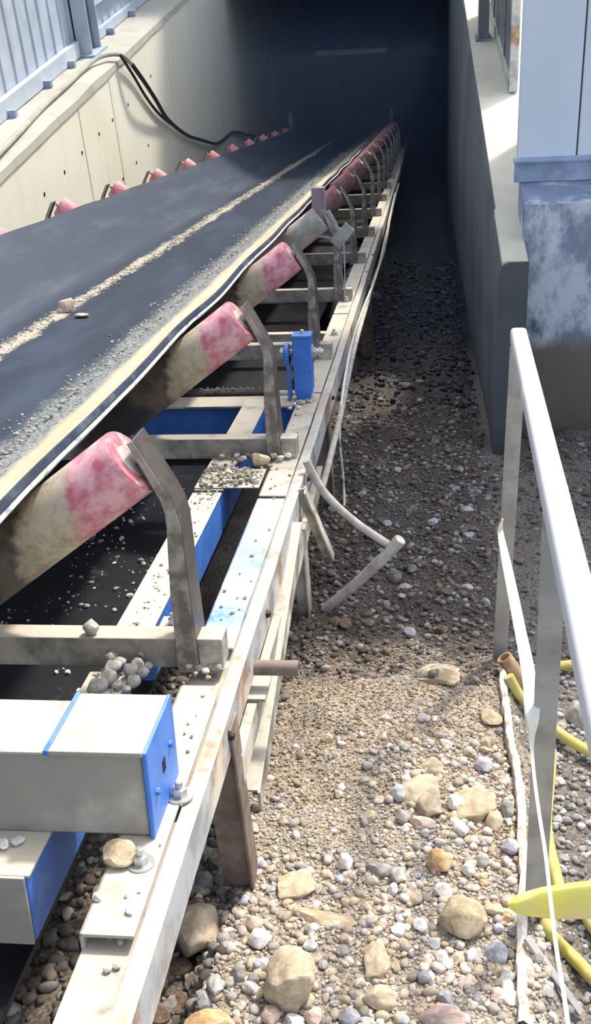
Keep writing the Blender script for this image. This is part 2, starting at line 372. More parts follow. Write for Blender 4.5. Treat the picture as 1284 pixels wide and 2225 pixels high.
# tunnel beyond
tl = thing('wall_left_tunnel', 'tunnel wall coloured dark for the gloom beyond the cream wall on the left', 'wall', (XL, 25, -6), IM, kind='structure')
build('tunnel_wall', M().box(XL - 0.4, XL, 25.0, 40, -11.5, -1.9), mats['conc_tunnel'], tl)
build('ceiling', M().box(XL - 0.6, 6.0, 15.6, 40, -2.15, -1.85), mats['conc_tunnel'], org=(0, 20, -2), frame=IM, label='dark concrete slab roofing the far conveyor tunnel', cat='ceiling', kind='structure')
build('wall_shade_blocker', M().box(XL - 0.6, 6.0, 15.6, 15.9, -1.86, 3.5), mats['sheet'], org=(0, 15.7, 0), frame=IM, label='added unseen sheet-metal wall above the tunnel mouth, shading the far belt', cat='wall', kind='structure')  # unseen, added to throw shade on the far left wall and belt
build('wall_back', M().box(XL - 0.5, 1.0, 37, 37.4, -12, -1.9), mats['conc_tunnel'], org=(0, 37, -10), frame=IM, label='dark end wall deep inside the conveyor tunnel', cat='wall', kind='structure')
cb = thing('tunnel_crossbeam', 'faint dusty crossbeam high across the dark tunnel mouth', 'beam', (-1.2, 20, -4), IM, kind='structure')
cbm = M().box(XL, 0.27, 20.0, 20.12, -4.12, -3.96); build('beam', cbm, mats['grime'], cb, 0.006)
build('dusty_flange', M().box(-1.95, -0.70, 19.93, 20.0, -4.03, -3.95), mats['cable_pale'], cb, 0.006)

XR, ZR = 0.27, -1.62
wr = thing('wall_right', 'long dark concrete wall right of the walkway, pale along its top', 'wall', (XR, 8, ZR), IM, kind='structure')
m = M()
for i in range(40):
    pass
def right_wall():
    m = M(); n = 46; rows = []
    for i in range(n + 1):
        y = 4.08 + 11.6 * i / n; e = 0.012 * noise.noise((9, y * 1.7, 0)); zt = ZR + 0.012 * noise.noise((2, y * 1.3, 4))
        rows.append([(XR, y, bot(y) - 0.9), (XR + e * 0.5, y, zt - 0.05), (XR + 0.015 + e, y, zt - 0.012), (XR + 0.04, y, zt), (XR + 0.115, y, zt), (XR + 0.115, y, bot(y) - 0.9)])
    m.v = [p for r in rows for p in r]; k = 6
    m.f = [(i * k + j, i * k + (j + 1) % k, (i + 1) * k + (j + 1) % k, (i + 1) * k + j) for i in range(n) for j in range(k)]
    m.f += [tuple(range(k)), tuple(range(n * k, n * k + k))]; m.smooth = True
    return m
build('retaining_wall', right_wall(), mats['conc_dark'], wr)
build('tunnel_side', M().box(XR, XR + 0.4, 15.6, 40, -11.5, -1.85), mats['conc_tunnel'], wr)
build('floor_slab', M().box(XR + 0.02, 3.6, 4.66, 15.6, ZR - 0.3, ZR + 0.005).box(XR + 0.012, XR + 0.112, 4.09, 4.7, ZR - 0.02, ZR + 0.006), mats['conc_floor'], org=(1, 8, ZR), frame=IM, label='pale concrete floor strip above the right wall, sunlit in patches', cat='floor', kind='structure')

# plinth and panel hut on the right
pl = thing('wall_plinth', 'splashed blue-grey concrete plinth under the pale panel wall on the right', 'plinth', (1.2, 4.4, -2.4), IM, kind='structure')
def plinth_block():
    m = M(); nx, nz = 26, 18; V = []
    for j in range(nz + 1):
        for i in range(nx + 1):
            x = 0.378 + 2.6 * (i / nx); z = -3.0 + 1.535 * j / nz
            V.append((x + (0.012 * noise.noise((z * 4, 1, 7)) if i == 0 else 0), 4.3 + 0.014 * noise.noise((x * 3.5, z * 3.5, 2)), z))
    m.v = V; m.f = [(j * (nx + 1) + i, j * (nx + 1) + i + 1, (j + 1) * (nx + 1) + i + 1, (j + 1) * (nx + 1) + i) for j in range(nz) for i in range(nx)]
    b = len(m.v); top = [nz * (nx + 1) + i for i in range(nx + 1)]; left = [j * (nx + 1) for j in range(nz + 1)]
    for i in top: p = m.v[i]; m.v.append((p[0], 4.66, p[2]))
    m.f += [(top[i], top[i + 1], b + i + 1, b + i) for i in range(nx)]
    c = len(m.v)
    for j in left: p = m.v[j]; m.v.append((p[0], 4.66, p[2]))
    m.f += [(left[j + 1], left[j], c + j, c + j + 1) for j in range(nz)]
    return m
pb = plinth_block(); pb.smooth = True
o = build('plinth', pb, mats['plinth'], pl)
hut = thing('wall_right_hut', 'pale blue sandwich panel wall standing on the splashed plinth', 'wall', (1.2, 4.6, -1.4), IM, kind='structure')
xs = [0.36, 0.603, 1.35, 2.1, 2.9]
for a, b_ in zip(xs, xs[1:]):
    build('wall_panel', M().box(a + 0.003, b_ - 0.003, 4.60, 4.66, -1.40, 1.20), mats['sheet2'], hut, 0.006)
build('shade_panel', M().box(0.56, 0.62, 4.66, 5.88, -1.6, 1.2), mats['sheet2'], hut, 0.004)  # hidden behind the front panels, added to shade the floor strip
build('base_flashing', M().box(0.352, 2.9, 4.575, 4.598, -1.463, -1.372), mats['flash'], hut, 0.004)
build('flashing_lip', M().box(0.346, 2.9, 4.555, 4.602, -1.378, -1.366), mats['flash'], hut, 0.003)

# grey sheet leaf and column on the upper right floor
dl = thing('door_1', 'grey sheet door leaf standing on the pale floor beyond the panel wall', 'door', (0.48, 7.6, ZR), IM, kind='structure')
build('door_leaf', M().box(0.475, 0.50, 6.72, 9.3, ZR + 0.03, 0.6), mats['doorgrey'], dl, 0.004)
build('door_rail', M().box(0.462, 0.512, 6.70, 9.3, ZR + 0.015, ZR + 0.075), mats['galv'], dl, 0.004)
build('door_stile', M().box(0.462, 0.512, 6.68, 6.74, ZR + 0.015, 0.6), mats['galv'], dl, 0.004)
for yy in (7.35, 8.0, 8.65):
    build('door_rib', M().box(0.466, 0.478, yy - 0.02, yy + 0.02, ZR + 0.075, 0.6), mats['doorgrey'], dl, 0.003)
build('trim_1', M().box(0.345, 0.415, 8.20, 8.34, ZR, 0.6).box(0.325, 0.435, 8.17, 8.37, ZR, ZR + 0.02), mats['doorgrey'], org=(0.38, 8.27, ZR), frame=IM, bevel=0.004, label='grey steel column on the pale floor beside the sheet door', cat='column', kind='structure')

# sheet-metal cladding on the left ledge
XC = -3.09; zc = ZL + 0.06
cl = thing('wall_left_cladding', 'ribbed pale sheet-metal cladding standing on the left wall ledge', 'cladding', (XC, 10, zc), IM, kind='structure')
def ribbed(y0, y1, z0=zc + 0.02, z1=1.6):
    prof = []; y = y0
    while y < y1 - 0.01:
        e = min(y + 0.26, y1); d = e - y
        prof += [(XC, y), (XC, y + d * 0.82), (XC + 0.014, y + d * 0.87), (XC + 0.014, y + d * 0.94)]
        y = e
    prof.append((XC, y1))
    back = [(a - 0.004, b) for a, b in prof][::-1]
    m = M(); P = prof + back; nP = len(P); h = len(prof)
    m.v = [(a, b, z0) for a, b in P] + [(a, b, z1) for a, b in P]
    m.f = [(i, (i + 1) % nP, nP + (i + 1) % nP, nP + i) for i in range(nP)] + [(i, i + 1, nP - 2 - i, nP - 1 - i) for i in range(h - 1)]
    return m
yy = 5.0
while yy < 15.3:
    build('ribbed_sheet', ribbed(yy + 0.004, yy + 1.036), mats['sheet'], cl); yy += 1.04
build('base_channel', M().box(XC + 0.005, XC + 0.06, 5.0, 9.9, zc, zc + 0.13), mats['sheet'], cl, 0.004)
build('base_channel', M().box(XC + 0.005, XC + 0.05, 10.3, 15.5, zc, zc + 0.09), mats['sheet'], cl, 0.004)
build('girt', M().box(XC + 0.03, XC + 0.075, 10.3, 15.5, zc + 0.30, zc + 0.36), mats['sheet'], cl, 0.004)
for yb in (6.1, 7.0, 7.9, 8.8, 9.5, 10.9, 11.8):
    build('anchor_bracket', M().box(XC + 0.055, XC + 0.12, yb - 0.025, yb + 0.025, zc - 0.01, zc + 0.05), mats['flash'], cl, 0.004)
tc = thing('trim_2', 'pale steel column standing in front of the ribbed cladding on the left', 'column', (XC + 0.1, 10.1, zc), IM, kind='structure')
build('flange', M().box(XC + 0.03, XC + 0.16, 9.92, 9.94, zc, 1.6), mats['sheet'], tc, 0.002)
build('flange', M().box(XC + 0.03, XC + 0.16, 10.22, 10.24, zc, 1.6), mats['sheet'], tc, 0.002)
build('web', M().box(XC + 0.085, XC + 0.10, 9.94, 10.22, zc, 1.6), mats['doorgrey'], tc)
build('base_plate', M().box(XC + 0.01, XC + 0.20, 9.86, 10.30, zc - 0.012, zc + 0.012), mats['flash'], tc, 0.003)

# ---------------------------------------------------------------- ground
def sst(a, b, x):
    t = min(1, max(0, (x - a) / (b - a))); return t * t * (3 - 2 * t)
def gw(u, v):
    g = -1.425
    g -= 0.09 * sst(0.165, 0.235, u + 0.02 * math.sin(v * 7)) * (1 - 0.6 * sst(2.6, 3.6, v))
    g += 0.035 * math.exp(-((v - 2.15) / 0.35) ** 2 - ((u + 0.12) / 0.25) ** 2)
    g -= 0.03 * sst(2.5, 3.1, v)
    g -= 0.07 * sst(-0.36, -0.44, u) * sst(1.8, 1.5, v)
    g += 0.05 * sst(-0.42, -0.56, u) * sst(-0.80, -0.66, u) * sst(1.1, 1.4, v) * sst(2.1, 1.8, v)
    g -= 0.06 * sst(4.5, 7, v)
    g += 0.10 * sst(0.5, 1.1, u) * sst(3.0, 4.4, v)
    amp = 0.022 if v < 2.4 else 0.05
    g += amp * noise.noise((u * 4.2, v * 4.2, 0.5)) + 0.4 * amp * noise.noise((u * 13, v * 13, 4.5))
    return g
def axis(segs):
    out = []
    for a, b, k in segs: out += [a + (b - a) * i / k for i in range(k)]
    return out + [segs[-1][1]]
gu = axis([(-2.72, -0.9, 12), (-0.9, 0.7, 90), (0.7, 2.9, 24)]); gv = axis([(0.3, 5.0, 210), (5.0, 9.0, 60), (9, 39, 40)])
m = M(); m.smooth = True
m.v = [(u, v, gw(u, v)) for v in gv for u in gu]; k = len(gu)
m.f = [(j * k + i, j * k + i + 1, (j + 1) * k + i + 1, (j + 1) * k + i) for j in range(len(gv) - 1) for i in range(k - 1)]
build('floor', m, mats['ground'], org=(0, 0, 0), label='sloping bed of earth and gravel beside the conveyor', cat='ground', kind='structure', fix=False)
def ground_hit(x, y):
    wv = -1.43
    for _ in range(6):
        p = on_w(x, y, wv); wv = gw(p.x, p.y)
    return p

# ---------------------------------------------------------------- belt
BO = (-1.365, 8, -0.84)
def belt_section(v):
    sag = 0.5 - 0.5 * math.cos(2 * math.pi * (v - 1.742) / 1.2)
    dr = -0.006 * sag + 0.0035 * noise.noise((v * 1.9, 0, 1)); uo = 0.007 * noise.noise((v * 1.3, 4, 2))
    pts = []
    for t in range(7): pts.append((-0.677 + uo - 0.041 * t - 0.02 * (t == 6), -0.590 + dr * (1 - t / 6) - 0.035 * t - 0.002 * t * (6 - t) * 0.6))
    a = pts[-1]; pts[-1] = (-0.945, -0.802)
    pts += [(-1.0, -0.828), (-1.07, -0.845), (-1.15, -0.850)]
    pts += [(-1.25, -0.852), (-1.365, -0.852), (-1.48, -0.852), (-1.58, -0.850), (-1.66, -0.845), (-1.73, -0.828), (-1.785, -0.802)]
    for t in range(1, 7):
        pts.append((-1.785 - 0.0475 * t, -0.802 + 0.0335 * t + dr * t / 6))
    return pts
vsb = [0.25 + 0.10 * i for i in range(300)]
bt = thing('conveyor_belt', 'wide dark rubber conveyor belt running down into the tunnel, dusty right edge', 'conveyor belt', BO)
m = M(); m.smooth = True; S = [belt_section(v) for v in vsb]; kk = len(S[0])
m.v = [(u, v, ww) for v, s in zip(vsb, S) for u, ww in s] + [(u, v, ww - 0.016) for v, s in zip(vsb, S) for u, ww in s]
off = len(vsb) * kk
for j in range(len(vsb) - 1):
    for i in range(kk - 1):
        a = j * kk + i; m.f.append((a, a + 1, a + kk + 1, a + kk)); m.f.append((off + a, off + a + kk, off + a + kk + 1, off + a + 1))
    a = j * kk + kk - 1; m.f.append((a, off + a, off + a + kk, a + kk))
build('belt_cover', m, mats['belt'], bt, fix=False)
def edge_strip(du, w0, w1):
    m = M(); m.smooth = True; n = len(vsb)
    for v, s in zip(vsb, S):
        u, ww = s[0]; r = 0.0025 * noise.noise((v * 31, 1, 3)) + 0.003 * noise.noise((v * 9, 7, 3))
        m.v += [(u + du, v, ww + w0), (u + du + 0.004, v, ww + (w0 + w1) / 2), (u + du, v, ww + w1 + r), (u - 0.006, v, ww + w1 + 0.003), (u - 0.006, v, ww + w0 - 0.003)]
    m.f = [(j * 5 + i, j * 5 + (i + 1) % 5, (j + 1) * 5 + (i + 1) % 5, (j + 1) * 5 + i) for j in range(n - 1) for i in range(5)]
    return m
build('belt_edge', edge_strip(0.003, 0.0005, -0.019), mats['beltedge'], bt)
build('frayed_ply', edge_strip(0.0055, -0.015, -0.027), mats['fray'], bt)
rb = thing('return_belt', 'black return belt strand with grit scattered on it, below the frame', 'conveyor belt', (-1.3, 8, -1.17))
m = M().box(-2.1, -0.585, 0.3, 30, -1.182, -1.170); build('return_strand', m, mats['return'], rb)

# ---------------------------------------------------------------- conveyor frame
fr = thing('belt_conveyor', 'dusty steel conveyor frame with long side girders and angle legs', 'frame', (-0.4, 3, -1.4))
def girder(sgn, uc):      # sgn +1 right, -1 left
    a, b = (uc, uc + sgn * 0.085)
    lo, hi = min(a, b), max(a, b); e = b
    m = M().box(lo, hi, 0.35, 30, -1.022, -1.010)
    m.box(e - 0.008 if sgn > 0 else e, e if sgn > 0 else e + 0.008, 0.35, 30, -1.10, -1.012)
    m.box(lo, hi, 0.35, 30, -1.112, -1.100)
    return m
build('side_girder', girder(1, -0.442), mats['steel_dusty'], fr, 0.003)
build('side_girder', girder(-1, -2.288), mats['steel_dusty'], fr, 0.003)
m = M()
n = 150
for i in range(n + 1):
    v = 0.35 + 13.65 * i / n; e = 0.003 * noise.noise((v * 3, 2, 2)); h = 0.002 * noise.noise((v * 4, 6, 2))
    m.v += [(-0.369 + e, v, -1.008), (-0.367 + e, v, -0.990 + h), (-0.347 + e, v, -0.988 + h), (-0.341 + e, v, -0.992 + h), (-0.341 + e, v, -1.068 + h), (-0.348 + e, v, -1.070 + h), (-0.350 + e, v, -1.008)]
m.f = [(j * 7 + i, j * 7 + (i + 1) % 7, (j + 1) * 7 + (i + 1) % 7, (j + 1) * 7 + i) for j in range(n) for i in range(7)] + [tuple(range(7)), tuple(range(n * 7, n * 7 + 7))]
o = build('edge_angle', m, mats['galv'], fr)
def cover(v0, v1, mat, w1=-0.986, name='cover_plate'):
    return build(name, M().box(-0.443, -0.371, v0, v1, w1 - 0.006, w1).box(-0.443, -0.437, v0, v1, w1 - 0.045, w1), mat, fr, 0.002)
cover(1.045, 1.66, mats['box']); cover(1.80, 2.60, mats['boxblue']); cover(2.62, 3.20, mats['steel_dusty']); cover(3.20, 3.62, mats['steel_dusty'])
cover(3.64, 5.0, mats['steel_dusty']); cover(5.02, 7.4, mats['steel_dusty']); cover(7.42, 12.5, mats['steel_dusty'])
# inner longitudinal beam (light top, blue sides)
def hollow(u0, u1, v0, v1, w0, w1):
    return M().box(u0, u1, v0, v1, w0, w1)
for v0, v1 in ((1.145, 1.70), (1.86, 2.64), (2.66, 3.55)):
    build('inner_beam', hollow(-0.618, -0.547, v0, v1, -1.098, -0.990), mats['blue_clean'], fr, 0.004)
    if v0 < 1.2: build('end_plate', M().box(-0.622, -0.549, v0 - 0.006, v0, -1.099, -0.984), mats['box'], fr, 0.002)
    build('beam_top_plate', M().box(-0.622, -0.543, v0, v1, -0.990, -0.984), mats['box'], fr, 0.002)
build('cross_channel', M().box(-2.28, -0.449, 3.50, 3.56, -1.105, -0.995), mats['blue_clean'], fr, 0.004)
build('cross_channel_flange', M().box(-2.28, -0.449, 3.475, 3.60, -0.995, -0.987), mats['steel_dusty'], fr, 0.002)
for v in (4.75, 5.75, 7.1, 8.3, 9.5, 10.7):
    build('cross_tie', M().box(-2.28, -0.44, v, v + 0.05, -1.07, -1.02), mats['steel_dusty'], fr, 0.003)
build('bridge_plate', M().box(-0.622, -0.448, 2.665, 2.815, -0.9838, -0.9795), mats['steel_dusty'], fr, 0.002)
build('clip_plate', M().box(-0.535, -0.470, 1.850, 1.925, -0.994, -0.984).box(-0.475, -0.470, 1.850, 1.925, -1.03, -0.984), mats['box'], fr, 0.002)
def bolt(u, v, wz, r=0.011, parent=fr):
    m = M().lathe((u, v, wz), (0, 0, 1), [(0, r * 1.75), (0.003, r * 1.75)], 16)
    m.lathe((u, v, wz + 0.003), (0, 0, 1), [(0, r), (0.012, r), (0.0135, r * 0.8)], 6)
    m.lathe((u, v, wz + 0.0165), (0, 0, 1), [(0, r * 0.5), (0.010, r * 0.5), (0.011, r * 0.35)], 10)
    m.smooth = False
    return build('bolt', m, mats['bolt'], parent)
bolt(-0.507, 1.885, -0.984, 0.009); bolt(-0.374, 1.335, -0.986, 0.012); bolt(-0.395, 1.180, -0.986, 0.011)
bolt(-0.40, 4.55, -0.986, 0.012); bolt(-0.40, 5.3, -0.986, 0.012); bolt(-0.405, 5.6, -0.986, 0.010)
for v in (1.56, 2.02, 2.86, 3.7):
    build('slot_bolt', M().lathe((-0.343, v, -1.025), (1, 0, 0), [(0, 0.009), (0.006, 0.009), (0.012, 0.006)], 8), mats['grime'], fr)
def leg(v, wb, du=0.055, dv=0.05, u=-0.352, top=-1.06, mat='leg', lean=0.0, inner=True):
    m = M(); t = 0.006
    # world-vertical post: along the slope v shifts as w drops
    dz = (top - wb); sh = -dz * math.tan(-D) + lean
    P = lambda uu, vv, ww: (uu, vv + (top - ww) * math.tan(D) + lean * (top - ww) / dz, ww)
    m.hexa([P(u - du, v, wb), P(u, v, wb), P(u, v + t, wb), P(u - du, v + t, wb), P(u - du, v, top), P(u, v, top), P(u, v + t, top), P(u - du, v + t, top)])
    build('leg', m, mats[mat], fr, 0.0015)
    m = M()
    m.hexa([P(u, v - 0.012, wb - 0.02), P(u + t, v - 0.012, wb - 0.02), P(u + t, v + dv, wb - 0.02), P(u, v + dv, wb - 0.02), P(u, v - 0.012, top + 0.05), P(u + t, v - 0.012, top + 0.05), P(u + t, v + dv, top + 0.05), P(u, v + dv, top + 0.05)])
    build('leg', m, mats[mat], fr, 0.0015)
leg(1.575, -1.45, u=-0.3405); leg(2.74, -1.46, 0.03, 0.06, mat='steel_dusty'); leg(3.62, -1.5, 0.045, 0.05); leg(6.1, -1.6, 0.06, 0.06, u=-0.33)
leg(8.6, -1.65); leg(11.2, -1.7)
for vv in (1.6, 3.9, 6.3, 8.8):
    build('leg', M().box(-2.38, -2.32, vv, vv + 0.05, -1.7, -1.02), mats['leg'], fr, 0.002)
# diagonal brace, hanging angle and pipe stub outside the girder
m = M().bar((-0.322, 2.52, -1.045), (-0.322, 1.70, -1.262), 0.006, 0.05, (0, 0, 1)).bar((-0.336, 2.52, -1.022), (-0.336, 1.70, -1.239), 0.034, 0.006, (0, 0, 1))
build('diagonal_brace', m, mats['steel_dusty'], fr, 0.0015)
m = M().bar((-0.325, 2.66, -0.985), (-0.262, 2.72, -1.205), 0.038, 0.006, (1, 0, 0.2)).bar((-0.338, 2.665, -0.985), (-0.275, 2.725, -1.205), 0.006, 0.03, (1, 0, 0.2))
build('loose_angle', m, mats['steel_dusty'], fr, 0.0015)
stub = M().lathe((-0.372, 1.85, -1.057), (1, 0, 0), [(0, 0.0155), (0.118, 0.0155), (0.118, 0.0115), (0.06, 0.0115)], 18)
build('pipe_stub', stub, mats['leg'], fr)
build('gusset_plate', M().box(-0.362, -0.316, 1.80, 1.90, -1.105, -1.098), mats['steel_dusty'], fr, 0.0015)
build('lower_angle', M().box(-0.338, -0.332, 1.62, 3.2, -1.165, -1.11).box(-0.352, -0.332, 1.62, 3.2, -1.112, -1.106), mats['steel_dusty'], fr, 0.0015)

# ---------------------------------------------------------------- weigh-scale box beam (nearest)
sb = thing('box_girder', 'grey and blue box girder lying across the near end of the frame', 'beam', (-0.5, 1.3, -0.985))
build('beam_body', M().box(-1.2, -0.396, 1.238, 1.378, -0.984, -0.848), mats['box'], sb, 0.004)
build('end_plate', M().box(-0.395, -0.387, 1.232, 1.392, -0.985, -0.842), mats['blue_clean'], sb, 0.003)
build('top_plate', M().box(-0.527, -0.392, 1.230, 1.385, -0.848, -0.840), mats['box'], sb, 0.002)
build('plate_lip', M().box(-0.533, -0.5255, 1.228, 1.387, -0.847, -0.8385), mats['blue_clean'], sb, 0.001)
build('slot', M().box(-0.3872, -0.3862, 1.305, 1.320, -0.925, -0.905), mats['dark'], sb)
for v_, w_ in ((1.352, -0.905), (1.262, -0.925)):
    build('bolt', M().lathe((-0.387, v_, w_), (1, 0, 0), [(0, 0.0055), (0.005, 0.0055), (0.006, 0.004)], 8), mats['blue_clean'], sb)

# ---------------------------------------------------------------- troughing idlers
IO = (-0.42, 1.742, -0.987)
R0 = 0.0640
def make_idler():
    t = thing('troughing_idler', 'x', 'idler', IO); v = 1.742
    build('cross_bar', M().box(-2.36, -0.374, v - 0.022, v + 0.030, -0.986, -0.926), mats['steel_dusty'], t, 0.003)
    for s in (1, -1):
        c = lambda u: u if s > 0 else -2.73 - u
        path = [(-0.419, -0.990), (-0.426, -0.83), (-0.430, -0.700), (-0.436, -0.672), (-0.447, -0.645), (-0.500, -0.545) if s > 0 else (-0.487, -0.572)]
        m = M(); nrm = []
        for i, (a, b) in enumerate(path):
            p, q = Vector(path[max(i - 1, 0)]), Vector(path[min(i + 1, len(path) - 1)]); d = (q - p).normalized(); nrm.append((d.y, -d.x))
        wf = [0.040, 0.034, 0.025, 0.021, 0.017, 0.012]; th = 0.007; m2 = M()
        for (a, b), (nx, ny), wd in zip(path, nrm, wf):          # L section: front leaf facing the viewer, side leaf running back
            I = (a - nx * wd, b - ny * wd); O = (a, b)
            m.v += [(c(I[0]), v - 0.030, I[1]), (c(O[0]), v - 0.030, O[1]), (c(O[0]), v - 0.030 + th, O[1]), (c(I[0]), v - 0.030 + th, I[1])]
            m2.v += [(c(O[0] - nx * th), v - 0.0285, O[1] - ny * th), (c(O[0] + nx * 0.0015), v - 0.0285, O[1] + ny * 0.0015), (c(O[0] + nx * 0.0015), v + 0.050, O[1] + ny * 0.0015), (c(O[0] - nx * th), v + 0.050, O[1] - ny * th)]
        N = len(path)
        m.f = [(j * 4 + i, j * 4 + (i + 1) % 4, (j + 1) * 4 + (i + 1) % 4, (j + 1) * 4 + i) for j in range(N - 1) for i in range(4)] + [tuple(range(4)), tuple(range((N - 1) * 4, N * 4))]
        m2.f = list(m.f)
        bk = build('bracket', m, mats['bracket'], t, 0.0012)
        build('side_leaf', m2, mats['leaf_shade'], bk, 0.0012)
        # wing roller
        A = Vector((c(-0.513 if s > 0 else -0.530), v, -0.590 if s > 0 else -0.602)); B = Vector((c(-0.985), v, -0.930)); d = (B - A); L = d.length
        r = build('roller', M().lathe(A, d, [(0.004, R0 * 0.82), (0.0, R0 * 0.97), (0.006, R0), (L - 0.006, R0), (L, R0 * 0.95)], 36), mats['roller'] if s > 0 else mats['rollertip'], t)
        build('end_cap', M().lathe(A, d, [(-0.001, R0 * 0.50), (-0.002, R0 * 0.62), (-0.002, R0 * 0.93), (0.003, R0 * 0.97)], 36), mats['rollerend'], r)
        build('bearing_seal', M().lathe(A - d.normalized() * 0.004, d, [(0, R0 * 0.34), (0.0, R0 * 0.46), (0.004, R0 * 0.52)], 24), mats['cable_pale'], r)
        build('shaft', M().lathe(A - d.normalized() * 0.028, d, [(0, 0.010), (0.002, 0.012), (0.03, 0.012)], 14), mats['bracket'], r)
    B1, B2 = Vector((-1.035, v + 0.105, -0.937)), Vector((-1.695, v + 0.105, -0.937))
    r = build('roller', M().lathe(B1, B2 - B1, [(0, R0 * 0.95), (0.005, R0), (0.655, R0), (0.66, R0 * 0.95)], 28), mats['rollerold'], t)
    build('shaft', M().lathe(B1 + Vector((0.03, 0, 0)), (-1, 0, 0), [(0, 0.012), (0.72, 0.012)], 12), mats['bracket'], r)
    for uu in (-1.02, -1.72):
        build('center_stand', M().box(uu, uu + 0.01, v + 0.02, v + 0.13, -0.99, -0.90), mats['bracket'], t)
    return t
idl = make_idler(); idl['group'] = 'troughing idlers under the belt'
words_ = ['second', 'third', 'fourth', 'fifth', 'sixth', 'seventh', 'eighth', 'ninth', 'tenth', 'eleventh', 'twelfth', 'thirteenth', 'fourteenth']
idl['label'] = 'nearest idler under the belt, large pink roller and bent bracket'
extra = {'second': ', just before the blue sensor block', 'third': ', just beyond the blue sensor block', 'fourth': ', at the upright lilac roller'}
for k_, wd in enumerate(words_, 1):
    mw = CM @ Matrix.Translation(Vector(IO) + Vector((0, 1.2 * k_, 0)))
    look = 'pink' if k_ < 3 else 'dust-greyed' if k_ == 3 else 'dirty red'
    rt = dup(idl, mw, '%s idler from the near end, %s roller%s' % (wd, look, extra.get(wd, '')))
    if k_ > 2:
        for c_ in rt.children:
            if c_.name.startswith('roller') and c_.data.materials[0] == mats['roller']:
                for q in [c_] + [g for g in c_.children if g.name.startswith('end_cap')]:
                    q.material_slots[0].link = 'OBJECT'; q.material_slots[0].material = mats['rollerdusty' if k_ == 3 else 'rollerdirty']

# ---------------------------------------------------------------- dusty air in the tunnel
hz = NT('dusty_air'); hz.t.nodes.remove(hz.b)
vol = hz.n('ShaderNodeVolumeScatter'); vol.inputs['Color'].default_value = (0.42, 0.62, 1.0, 1); vol.inputs['Density'].default_value = 0.030; vol.inputs['Anisotropy'].default_value = 0.0
hz.L(vol.outputs[0], hz.t.nodes['Material Output'].inputs['Volume'])
build('dust_haze', M().box(XL, XR, 10.5, 36.9, -11.0, -2.16), hz.m, org=(-1, 20, -8), frame=IM, label='blue-grey dusty haze hanging in the dark tunnel', cat='haze', kind='stuff')
# ---------------------------------------------------------------- blue sensor block, guide roller, return roller
t = thing('sensor_block', 'blue painted upright sensor block bolted on the girder top', 'sensor', (-0.418, 3.54, -0.985))
prof = [(-0.450, -0.770), (-0.450, -0.950), (-0.443, -0.972), (-0.428, -0.982), (-0.408, -0.982), (-0.394, -0.972), (-0.388, -0.950), (-0.388, -0.770)]
build('block', M().ext(prof, 1, 3.52, 3.585), mats['blue_clean'], t, 0.003)
build('cap_plate', M().box(-0.452, -0.386, 3.515, 3.590, -0.770, -0.762), mats['blue_clean'], t, 0.002)
build('cap_bolt', M().lathe((-0.419, 3.55, -0.762), (0, 0, 1), [(0, 0.007), (0.012, 0.007), (0.014, 0.004)], 8), mats['bolt'], t)
build('foot_plate', M().box(-0.446, -0.390, 3.50, 3.61, -0.9855, -0.981), mats['steel_dusty'], t, 0.002)
side = M().lathe((-0.482, 3.555, -0.832), (1, 0, 0), [(0, 0.034), (0.003, 0.037), (0.016, 0.037), (0.018, 0.034)], 24)
build('side_disc', side, mats['blue_clean'], t)
build('side_plate', M().box(-0.474, -0.464, 3.53, 3.58, -0.985, -0.832), mats['blue_clean'], t, 0.002)
build('axle', M().lathe((-0.500, 3.555, -0.826), (1, 0, 0), [(0, 0.008), (0.006, 0.012), (0.14, 0.012), (0.150, 0.009)], 14), mats['bolt'], t)
for u_ in (-0.494, -0.383, -0.366):
    build('hub_nut', M().lathe((u_, 3.555, -0.826), (1, 0, 0), [(0, 0.019), (0.010, 0.019)], 6), mats['bolt'], t)
build('hub_washer', M().lathe((-0.388, 3.555, -0.826), (1, 0, 0), [(0, 0.026), (0.004, 0.026)], 20), mats['bolt'], t)

for (x, y, r_) in ((810, 553, 0.013), (797, 590, 0.009)):
    p = on_w(x, y, -0.9858); build('bolt_hole', M().lathe((p.x, p.y, -0.9862), (0, 0, 1), [(0, r_), (0.0006, r_)], 12), mats['dark'], fr)
for x, y, uu, lb in ((632, 274, -2.10, 'small upright guide post at the left belt edge near the tunnel'), (851, 258, -0.62, 'small upright guide post at the right belt edge deep in the tunnel')):
    p = on_u(x, y, uu); t = thing('guide_post', lb, 'post', (p.x, p.y, p.z - 0.2))
    build('sleeve', M().lathe((p.x, p.y, p.z), (0, 0, 1), [(0, 0.03), (0.004, 0.034), (0.186, 0.034), (0.19, 0.03)], 14), mats['lilac'], t)
    build('shaft', M().lathe((p.x, p.y, p.z - 0.35), (0, 0, 1), [(0, 0.012), (0.36, 0.012)], 8), mats['bracket'], t)
v5 = 5.342 + 0.0
t = thing('guide_roller', 'upright lilac guide roller with angled bracket beside the belt edge', 'roller', (-0.52, v5, -0.62))
build('roller_sleeve', M().lathe((-0.522, v5, -0.615), (0, 0, 1), [(0, 0.030), (0.003, 0.034), (0.167, 0.034), (0.170, 0.030)], 22), mats['lilac'], t)
build('shaft', M().lathe((-0.522, v5, -0.68), (0, 0, 1), [(0, 0.010), (0.07, 0.010)], 10), mats['bolt'], t)
build('hub_nut', M().lathe((-0.522, v5, -0.650), (0, 0, 1), [(0, 0.018), (0.02, 0.018)], 6), mats['bolt'], t)
m = M().bar((-0.545, v5 + 0.0, -0.665), (-0.445, v5, -0.690), 0.05, 0.008).bar((-0.49, v5 - 0.01, -0.560), (-0.425, v5 - 0.01, -0.690), 0.01, 0.045, (1, 0, 0.4))
build('bracket_arm', m, mats['post'], t, 0.002)
